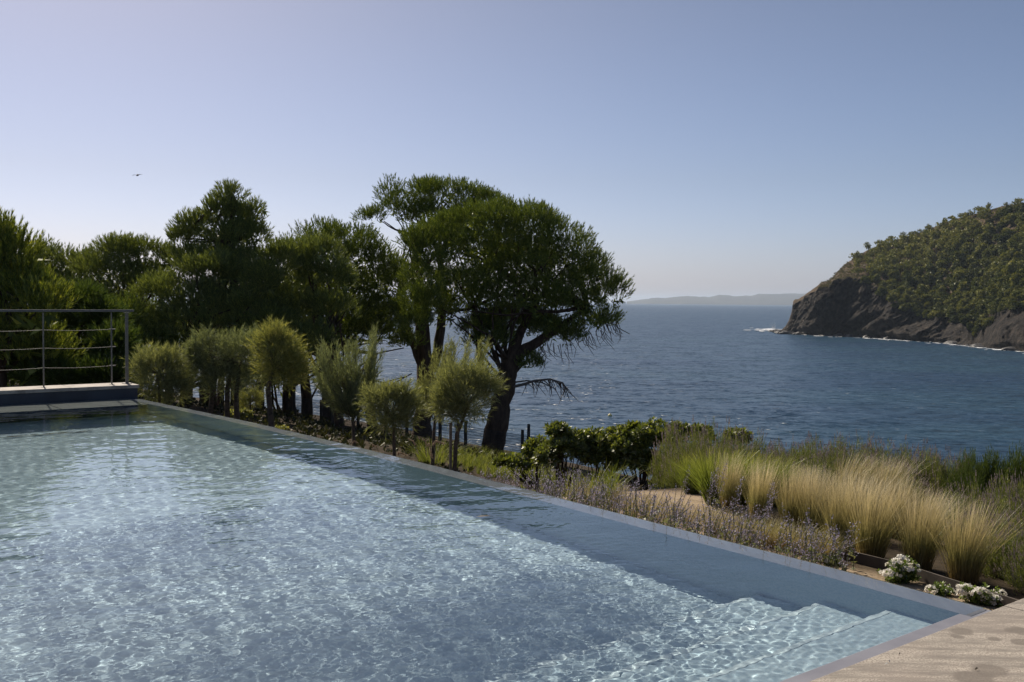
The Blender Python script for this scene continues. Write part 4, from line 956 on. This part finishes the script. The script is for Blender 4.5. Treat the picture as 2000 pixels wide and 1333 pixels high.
# lavender and rosemary bushes
LAV = leafmat('lavender_foliage', [(0, (.075, .10, .032)), (.5, (.14, .17, .058)), (1, (.25, .26, .10))], .38, .03)
LSP = leafmat('lavender_spikes', [(0, (.15, .125, .13)), (.5, (.235, .195, .195)), (1, (.34, .285, .24))], .3, .02, tr_tint=(1, .95, .95))
ROS = leafmat('rosemary_foliage', [(0, (.04, .065, .018)), (.5, (.07, .10, .028)), (1, (.11, .145, .045))], .35, .03)
def bush_parts(seed, kind):
    g = np.random.default_rng(seed); n = 2600
    z = g.uniform(0, 1, n); a = g.uniform(0, 6.28, n); r = np.sqrt(np.clip(1 - z*z*.9, 0, 1))
    lump_ = 1 + .16*np.sin(a*3 + seed) + .1*np.sin(a*7 + z*5)
    u = np.stack([r*np.cos(a), r*np.sin(a), z], 1); P_ = u*np.array([.5, .5, .42])*lump_[:, None]*g.uniform(.6, 1, (n, 1)); D = norm(u*.6 + [0, 0, 1.] + g.normal(size=(n, 3))*.2)
    tl = needle_tuft(9, seed + 5, (22, 58), .5, .085); v, f = scatter(*tl, P_, D, (.075 if kind == 'ros' else .06)*g.uniform(.7, 1.3, n))
    leaf = raw_mesh('foliage', v, f); leaf.materials.append(ROS if kind == 'ros' else LAV)
    if kind == 'ros': return leaf, None
    n = 300; z = g.uniform(.1, 1, n); a = g.uniform(0, 6.28, n); r = np.sqrt(1 - z*z*.9); lump_ = 1 + .16*np.sin(a*3 + seed)
    u = np.stack([r*np.cos(a), r*np.sin(a), z], 1); P_ = u*np.array([.5, .5, .42])*lump_[:, None]; D = norm(u*.45 + [0.04, 0, 1.] + g.normal(size=(n, 3))*.14)
    # stem + flower head
    V = []; Fc = []
    V += [(-.012, 0, 0), (.012, 0, 0), (.006, 0, .7), (-.006, 0, .7)]; Fc.append((0, 1, 2, 3))
    for k in range(5):
        h = .62 + .085*k; w_ = .05*(1.1 - .12*k); b = len(V); an = k*1.3
        V += [(-w_*math.cos(an), -w_*math.sin(an), h - .03), (w_*math.cos(an), w_*math.sin(an), h - .03), (w_*.6*math.cos(an), w_*.6*math.sin(an), h + .09), (-w_*.6*math.cos(an), -w_*.6*math.sin(an), h + .09)]; Fc.append((b, b + 1, b + 2, b + 3))
    v, f = scatter(np.array(V), np.array(Fc), P_, D, .10*g.uniform(.6, 1.5, n)); sp_m = raw_mesh('spikes', v, f); sp_m.materials.append(LSP)
    return leaf, sp_m
LV = [bush_parts(s, 'lav') for s in (1, 2, 3)]; RV = [bush_parts(s, 'ros') for s in (7, 8)]
def bush(label, px, ptop, Y, w_px, kind='lav', var=0, group='lavender bushes at the seaward edge of the bed', cat='lavender', name='lavender_bush', dz=0.):
    top = at(px, ptop, Y); g0 = gz(top[0], top[1]); h = max(top[2] - g0, .25); e = empty(name, (top[0], top[1], g0)); tag(e, label, cat, group)
    lf, sp_m = (LV if kind == 'lav' else RV)[var % (3 if kind == 'lav' else 2)]; w_ = w_px*Y/F
    hh = h/(.42 + (.07 if kind == 'lav' else .04)); o = place('foliage', lf, None, e); o.scale = (w_, w_, hh)
    if sp_m:
        q = place('flower_spikes', sp_m, None, e); q.scale = (w_, w_, hh)
    e.rotation_euler = (0, 0, random.uniform(0, 6)); return e
L1 = 'lavender bush with brown purple spikes in the bank of bushes facing the sea'
for k, (px, pt, Y, wp) in enumerate([(1330, 838, 11.6, 120), (1395, 838, 11.2, 130), (1460, 850, 10.8, 110), (1530, 868, 10.2, 90), (1600, 862, 10.0, 130), (1670, 860, 9.8, 140), (1740, 872, 9.5, 140), (1800, 882, 9.2, 130), (1560, 880, 9.6, 120), (1640, 885, 9.0, 150), (1850, 890, 9.0, 120), (1500, 880, 10.0, 110), (1720, 905, 8.6, 160), (1425, 870, 10.4, 110), (1350, 862, 10.8, 100)]):
    bush(L1, px, pt, Y, wp, var=k)
bush('separate rounded lavender bush with bare brown twigs behind the golden grasses', 1850, 962, 8.0, 130, var=1, group=None)
L2 = 'lavender bush in the dense purple grey mass beside the stone deck'
for k, (px, pt, Y, wp) in enumerate([(1940, 970, 7.9, 150), (2010, 960, 7.8, 160), (1900, 1000, 7.4, 150), (1980, 1000, 7.2, 170), (2060, 990, 7.2, 170), (1950, 1040, 6.7, 170), (2030, 1040, 6.5, 190), (1990, 1080, 6.1, 190), (2090, 1060, 6.1, 190), (1925, 1030, 7.0, 130), (2060, 1110, 5.7, 180), (2150, 1090, 5.9, 200), (1960, 1100, 6.15, 130), (2180, 1000, 7.2, 190), (2260, 1040, 6.6, 190), (2240, 960, 8.0, 180), (2340, 980, 7.6, 190), (2420, 1030, 6.9, 200), (2380, 930, 8.8, 190), (2500, 980, 7.8, 200)]):
    bush(L2, px, pt - 26, Y, wp, var=k, group='lavender bushes beside the deck')
for k, (px, pt, Y, wp, lb) in enumerate([(1910, 893, 8.9, 110, 'dark green rosemary bush, left one against the sea'), (1968, 890, 8.8, 120, 'dark green rosemary bush with upright shoots, middle one against the sea'), (2030, 895, 8.6, 140, 'dark green rosemary bush cut by the edge of the view'), (1885, 925, 8.5, 90, 'low dark rosemary bush in front of the left one')]):
    bush(lb, px, pt, Y, wp, 'ros', k, 'rosemary bushes against the sea', 'rosemary', 'rosemary_bush')

# broad leaved shrubs
PITT = leafmat('glossy_shrub_leaf', [(0, (.06, .085, .014)), (.5, (.11, .14, .024)), (1, (.22, .24, .045))], .45, .07)
def rosette(n=9, seed=0):
    g = np.random.default_rng(seed); V = []; Fc = []
    for k in range(n):
        a = k*2.4; tl = R(g.uniform(25, 75)); d = np.array([math.cos(a)*math.sin(tl), math.sin(a)*math.sin(tl), math.cos(tl)]); s_ = norm(np.cross(d, [0, 0, 1.])); b = len(V)
        V += [d*.1, d*.6 + s_*.22, d*1.0, d*.6 - s_*.22]; Fc.append((b, b + 1, b + 2, b + 3))
    return np.array(V), np.array(Fc)
ROSE = rosette(); ROSE6 = rosette(6, 3)
def shrub(label, ells, Y, n=520, size=.075, mat=None, dense=1.):
    e_ = px_ells(ells, Y); base = np.array([e_[0][0], e_[0][1], gz(e_[0][0], e_[0][1])]); e = empty('broadleaf_shrub', base); tag(e, label, 'shrub', 'broad leaved shrubs at the top of the slope')
    v, f, cen = crown(e_, ROSE, lobe_r=.14, per=26, size=size, up=.6, fill=3., fill_size=1.2, dens=dense); obj('foliage', v - base, f, mat or PITT, e)
    m = MB(); limbs(m, np.zeros(3), cen - base, 24, .018, .004); m.make('stems', BARK, e, True)
shrub('broad leaved shrub with yellow green rosettes, leftmost beside the fence post', [(1100, 880, 30, 42), (1080, 895, 36, 30), (1130, 880, 26, 40), (1090, 842, 8, 10)], 13.5)
shrub('broad leaved shrub in the middle of the hedge before the sea', [(1170, 875, 40, 38), (1200, 865, 30, 30), (1185, 905, 45, 28)], 13.6)
shrub('tallest broad leaved shrub touching the lavender bank', [(1250, 858, 36, 34), (1285, 852, 30, 30), (1225, 875, 30, 36), (1240, 900, 50, 30)], 13.3)
shrub('broad leaved shrub poking out above the lavender bank', [(1320, 850, 22, 22), (1365, 850, 20, 18), (1440, 862, 26, 20)], 13.0)
shrub('low broad leaved shrub right below the fence end under the trees', [(1050, 880, 22, 22), (1010, 905, 40, 16)], 15)
shrub('sunlit yellow leaved shrub at the foot of the grey green tamarisk', [(478, 812, 12, 9), (455, 815, 8, 7)], 19, size=.06, mat=TAM[2], dense=.6)
shrub('tiny yellow leaved plant beside the pale crooked trunk', [(548, 842, 11, 7)], 17.5, size=.05, mat=TAM[2], dense=.8)

# fountain grass plumes leaning over the pool edge
PLUME = leafmat('fountain_grass_plume', [(0, (.26, .20, .15)), (1, (.48, .40, .32))], .4, .02, tr_tint=(1, .95, .85))
fg = empty('fountain_grass', ghit(845, 905)); tag(fg, 'fountain grass with drooping pale plumes leaning over the pool edge under the trees', 'grass')
fgb = np.array(fg.location)
v, f = blades(260, .5, .4, (0, 0), .004, 4, 99, .25, 1.4); obj('leaves', v, f, GREEN_P, fg)
for (pts2, w_) in [([(815, 925), (812, 870), (808, 862), (798, 858)], 4), ([(845, 905), (835, 872), (832, 862), (826, 858)], 4), ([(855, 910), (850, 880), (846, 870), (852, 862), (868, 867)], 5), ([(790, 905), (778, 888), (780, 884), (795, 890)], 5), ([(700, 885), (690, 866), (692, 862), (700, 866)], 4), ([(875, 925), (845, 895), (842, 880), (838, 866)], 5), ([(742, 890), (736, 872), (730, 870), (728, 872)], 3.5)]:
    Yp = 12.2; P_ = np.array([at(x, y, Yp) for x, y in pts2]) - fgb; m = MB(); m.tube(P_, .003, 4); m.make('stalk', SAGE, fg)
    k = len(P_); a = P_[max(k - 3, 0):]; t = rng.uniform(0, len(a) - 1, 260); c = np.stack([np.interp(t, range(len(a)), a[:, j]) for j in range(3)], 1)
    V = c[:, None] + norm(rng.normal(size=(260, 3, 3)))*np.array([w_*Yp/F*.55]) * rng.uniform(.4, 1, (260, 1, 1)); obj('plume', V.reshape(-1, 3), np.arange(780).reshape(-1, 3), PLUME, fg)

# white flowers and the garden edging
edge_pts = [ghit(1590, 1078), ghit(1650, 1096), ghit(1760, 1124), ghit(1830, 1148), ghit(1900, 1170)]
def edging():
    m_ = pmat('weathered_steel_edge', lambda t: ramp(t, pos_noise(t, 8, 4), [(.3, (.045, .038, .03)), (.7, (.10, .08, .065))]), .85)
    e = empty('garden_edging', edge_pts[0]); tag(e, 'low brown metal edging holding the bed behind the white flowers', 'edging'); b = edge_pts[0]
    pts_ = np.array(edge_pts); pts_ = np.vstack([pts_, pts_[-1] + (pts_[-1] - pts_[-2])*1.2])
    for a, c in zip(pts_[:-1], pts_[1:]):
        d = (c - a)/2; L = np.linalg.norm(d); u = d/L; s_ = np.cross(u, [0, 0, 1]); m = MB(); m.box((a + c)/2 - b + [0, 0, .02], d*.997, s_*.006, (0, 0, .05)); m.make('edging_strip', m_, e)
edging()
PETAL = leafmat('white_petals', [(0, (.72, .69, .62)), (1, (.82, .80, .75))], .4, .03, tr_tint=(1, .98, .92))
FLEAF = leafmat('geranium_leaf', [(0, (.06, .10, .02)), (1, (.17, .24, .05))], .45, .06)
def blossom(seed):
    g = np.random.default_rng(seed); V = []; Fc = []
    for q in range(15):
        u = g.normal(size=3); u[2] = abs(u[2])*.9; u /= np.linalg.norm(u); c = u*np.array([.030, .030, .022]); a0 = g.uniform(0, 6)
        t1 = norm(np.cross(u, g.normal(size=3))); t2 = np.cross(u, t1)
        for p in range(5):
            a = a0 + p*1.257; d = math.cos(a)*t1 + math.sin(a)*t2; s_ = -math.sin(a)*t1 + math.cos(a)*t2; b = len(V)
            V += [c, c + d*.010 + s_*.006 + u*.003, c + d*.015 + u*.006*g.uniform(.2, 1.5), c + d*.010 - s_*.006 + u*.003]; Fc.append((b, b + 1, b + 2, b + 3))
    m_ = raw_mesh('blossom', V, Fc); m_.materials.append(PETAL); return m_
BL = [blossom(s) for s in range(4)]
def flowers(label, px, py, heads, spread):
    b = ghit(px, py); e = empty('white_flower_plant', b); tag(e, label, 'flowers', 'white flowers along the pool edge')
    Y = b[1]; cs = []
    for k, (hx, hy) in enumerate(heads):
        p = at(hx, hy, Y + random.uniform(-.05, .05)); cs.append(p - b); o = place('blossom', BL[k % 4], None, e, p - b); s_ = random.uniform(.8, 1.15); o.scale = (s_*1.1, s_, s_*.85); o.rotation_euler = (random.uniform(-.3, .5), random.uniform(-.3, .3), random.uniform(0, 6))
    m = MB()
    for c in cs: m.tube([np.zeros(3) + [random.gauss(0, .02), random.gauss(0, .02), 0], c*.6 + [0, 0, -.01], c - [0, 0, .01]], [.003, .0025, .002], 5)
    m.make('stems', FLEAF, e)
    cs = np.array(cs); n = 26*len(cs); P_ = cs[rng.integers(len(cs), size=n)]*rng.uniform(.25, .95, (n, 1)) + rng.normal(size=(n, 3))*[spread, spread, .02]; P_[:, 2] = np.abs(P_[:, 2])
    v, f = scatter(*ROSE, P_, norm(rng.normal(size=(n, 3)) + [0, -.2, 1]), .022*rng.uniform(.6, 1.2, n)); obj('leaves', v, f, FLEAF, e)
flowers('tallest white flower plant, standing against the brown edging', 1765, 1138, [(1742, 1106), (1752, 1098), (1763, 1092), (1775, 1100), (1786, 1108), (1736, 1120), (1760, 1122), (1768, 1112), (1750, 1112), (1776, 1114), (1745, 1123), (1730, 1121), (1790, 1116)], .02)
flowers('white flower plant with two clusters close to the stone deck', 1915, 1182, [(1878, 1153), (1888, 1150), (1898, 1154), (1906, 1159), (1918, 1157), (1884, 1160), (1925, 1163), (1940, 1166), (1948, 1172), (1952, 1163), (1918, 1172), (1938, 1176), (1957, 1170)], .02)
flowers('small white flower plant halfway between the two large ones', 1845, 1165, [(1838, 1155), (1846, 1153), (1856, 1158), (1820, 1152)], .015)
flowers('low white flowers farthest from the deck by the dry grass', 1622, 1103, [(1612, 1097), (1622, 1097), (1634, 1100)], .015)

# low dark growth under the grove
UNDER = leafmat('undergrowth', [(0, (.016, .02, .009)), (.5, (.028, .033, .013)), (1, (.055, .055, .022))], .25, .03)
P_ = []
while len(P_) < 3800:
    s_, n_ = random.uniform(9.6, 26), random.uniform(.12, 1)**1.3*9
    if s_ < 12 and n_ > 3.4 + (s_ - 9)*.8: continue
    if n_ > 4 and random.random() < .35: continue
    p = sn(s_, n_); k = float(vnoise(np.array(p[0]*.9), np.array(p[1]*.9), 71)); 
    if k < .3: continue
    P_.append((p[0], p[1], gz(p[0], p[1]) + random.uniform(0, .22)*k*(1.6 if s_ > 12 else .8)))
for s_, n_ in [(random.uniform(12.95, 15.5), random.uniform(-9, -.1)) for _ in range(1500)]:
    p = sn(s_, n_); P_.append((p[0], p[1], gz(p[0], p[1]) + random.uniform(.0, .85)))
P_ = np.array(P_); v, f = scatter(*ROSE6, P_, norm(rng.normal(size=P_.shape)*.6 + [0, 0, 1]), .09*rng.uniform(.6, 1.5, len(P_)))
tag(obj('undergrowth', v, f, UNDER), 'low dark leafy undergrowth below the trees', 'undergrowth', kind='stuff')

# small things: leaves on the water and the deck
DRY = pmat('dry_leaf', (.09, .07, .045), .8); PET = pmat('fallen_petal', (.6, .57, .5), .8)
def litter(name, label, p, L, mat, rz):
    V = [(-L, 0, 0), (-.3*L, .3*L, .004), (.5*L, .25*L, .007), (L, 0, .002), (.4*L, -.28*L, .004), (-.4*L, -.25*L, .001)]
    m = MB(); m.add(V, [(0, 1, 4, 5), (1, 2, 3, 4)]); o = m.make(name, mat, None, loc=p); o.rotation_euler = (0, 0, rz); tag(o, label, 'litter')
litter('fallen_leaf', 'small dark curled leaf floating on the shaded water near the overflow edge', hit(945, 1009, .006), .05, DRY, .2)
litter('fallen_leaf', 'speck of dark leaf on the stone deck', hit(1908, 1308, DZ + .003), .011, DRY, .5)
litter('fallen_petal', 'two white petals close together on the stone deck, the left one', hit(1732, 1298, DZ + .003), .009, PET, .3)
litter('fallen_petal', 'two white petals close together on the stone deck, the right one', hit(1738, 1293, DZ + .003), .007, PET, 1.3)
litter('fallen_leaf', 'tiny dark crumb at the pool side edge of the deck', hit(1758, 1278, DZ + .003), .006, DRY, 1.)

# bird
bc = at(269.5, 342.5, 60); bird = empty('bird', bc); tag(bird, 'dark bird gliding with spread wings high above the railing', 'bird')
bird.scale = (1.12, 1.12, 1.3)
BM = pmat('dark_plumage', (.03, .03, .033), .8); k = 60/F
m = MB(); m.tube([(-.02, .16, .02), (0, .1, .015), (0, 0, .0), (0, -.1, -.02), (.01, -.17, -.05)], [.012, .035, .045, .035, .012], 8); m.make('body', BM, bird, True)
for sgn in (-1, 1):
    V = []
    for t in np.linspace(0, 1, 7):
        x = sgn*(.03 + .235*t); z = .0 + (.035*math.sin(t*2.6) if sgn > 0 else .03*math.sin(t*2.6) - .035*t); c = .1*(1 - .75*t**1.5); V += [(x, c*.6 - .02*t, z + .006), (x, -c*.6 - .05*t, z), (x, -c*.6 - .05*t, z - .006), (x, c*.6 - .02*t, z - .004)]
    i = np.arange(28).reshape(7, 4); j = np.roll(i, -1, 1); m = MB(); m.add(V, np.stack([i[:-1], j[:-1], j[1:], i[1:]], -1).reshape(-1, 4)); m.add(V[-4:], [(0, 1, 2, 3)]); m.make('wing', BM, bird)
m = MB(); m.add([(-.02, .1, .02), (.02, .1, .02), (.03, .24, .045), (-.05, .24, .05), (-.02, .1, .012), (.02, .1, .012), (.03, .24, .04), (-.05, .24, .045)], [(0, 1, 2, 3), (7, 6, 5, 4), (0, 4, 5, 1), (1, 5, 6, 2), (2, 6, 7, 3), (3, 7, 4, 0)]); m.make('tail', BM, bird)

# air
m = MB(); m.box((0, 0, 55.), (24000, 0, 0), (0, 24000, 0), (0, 0, 75.))
hz, t, o = newmat('sea_air'); pv = nd(t, 'VolumePrincipled'); pv.inputs['Density'].default_value = 6.5e-5; pv.inputs['Color'].default_value = (.68, .82, 1, 1); pv.inputs['Anisotropy'].default_value = .2
t.links.new(pv.outputs[0], o.inputs['Volume'])
tag(m.make('haze', hz), 'thin sea haze', 'haze', kind='stuff')
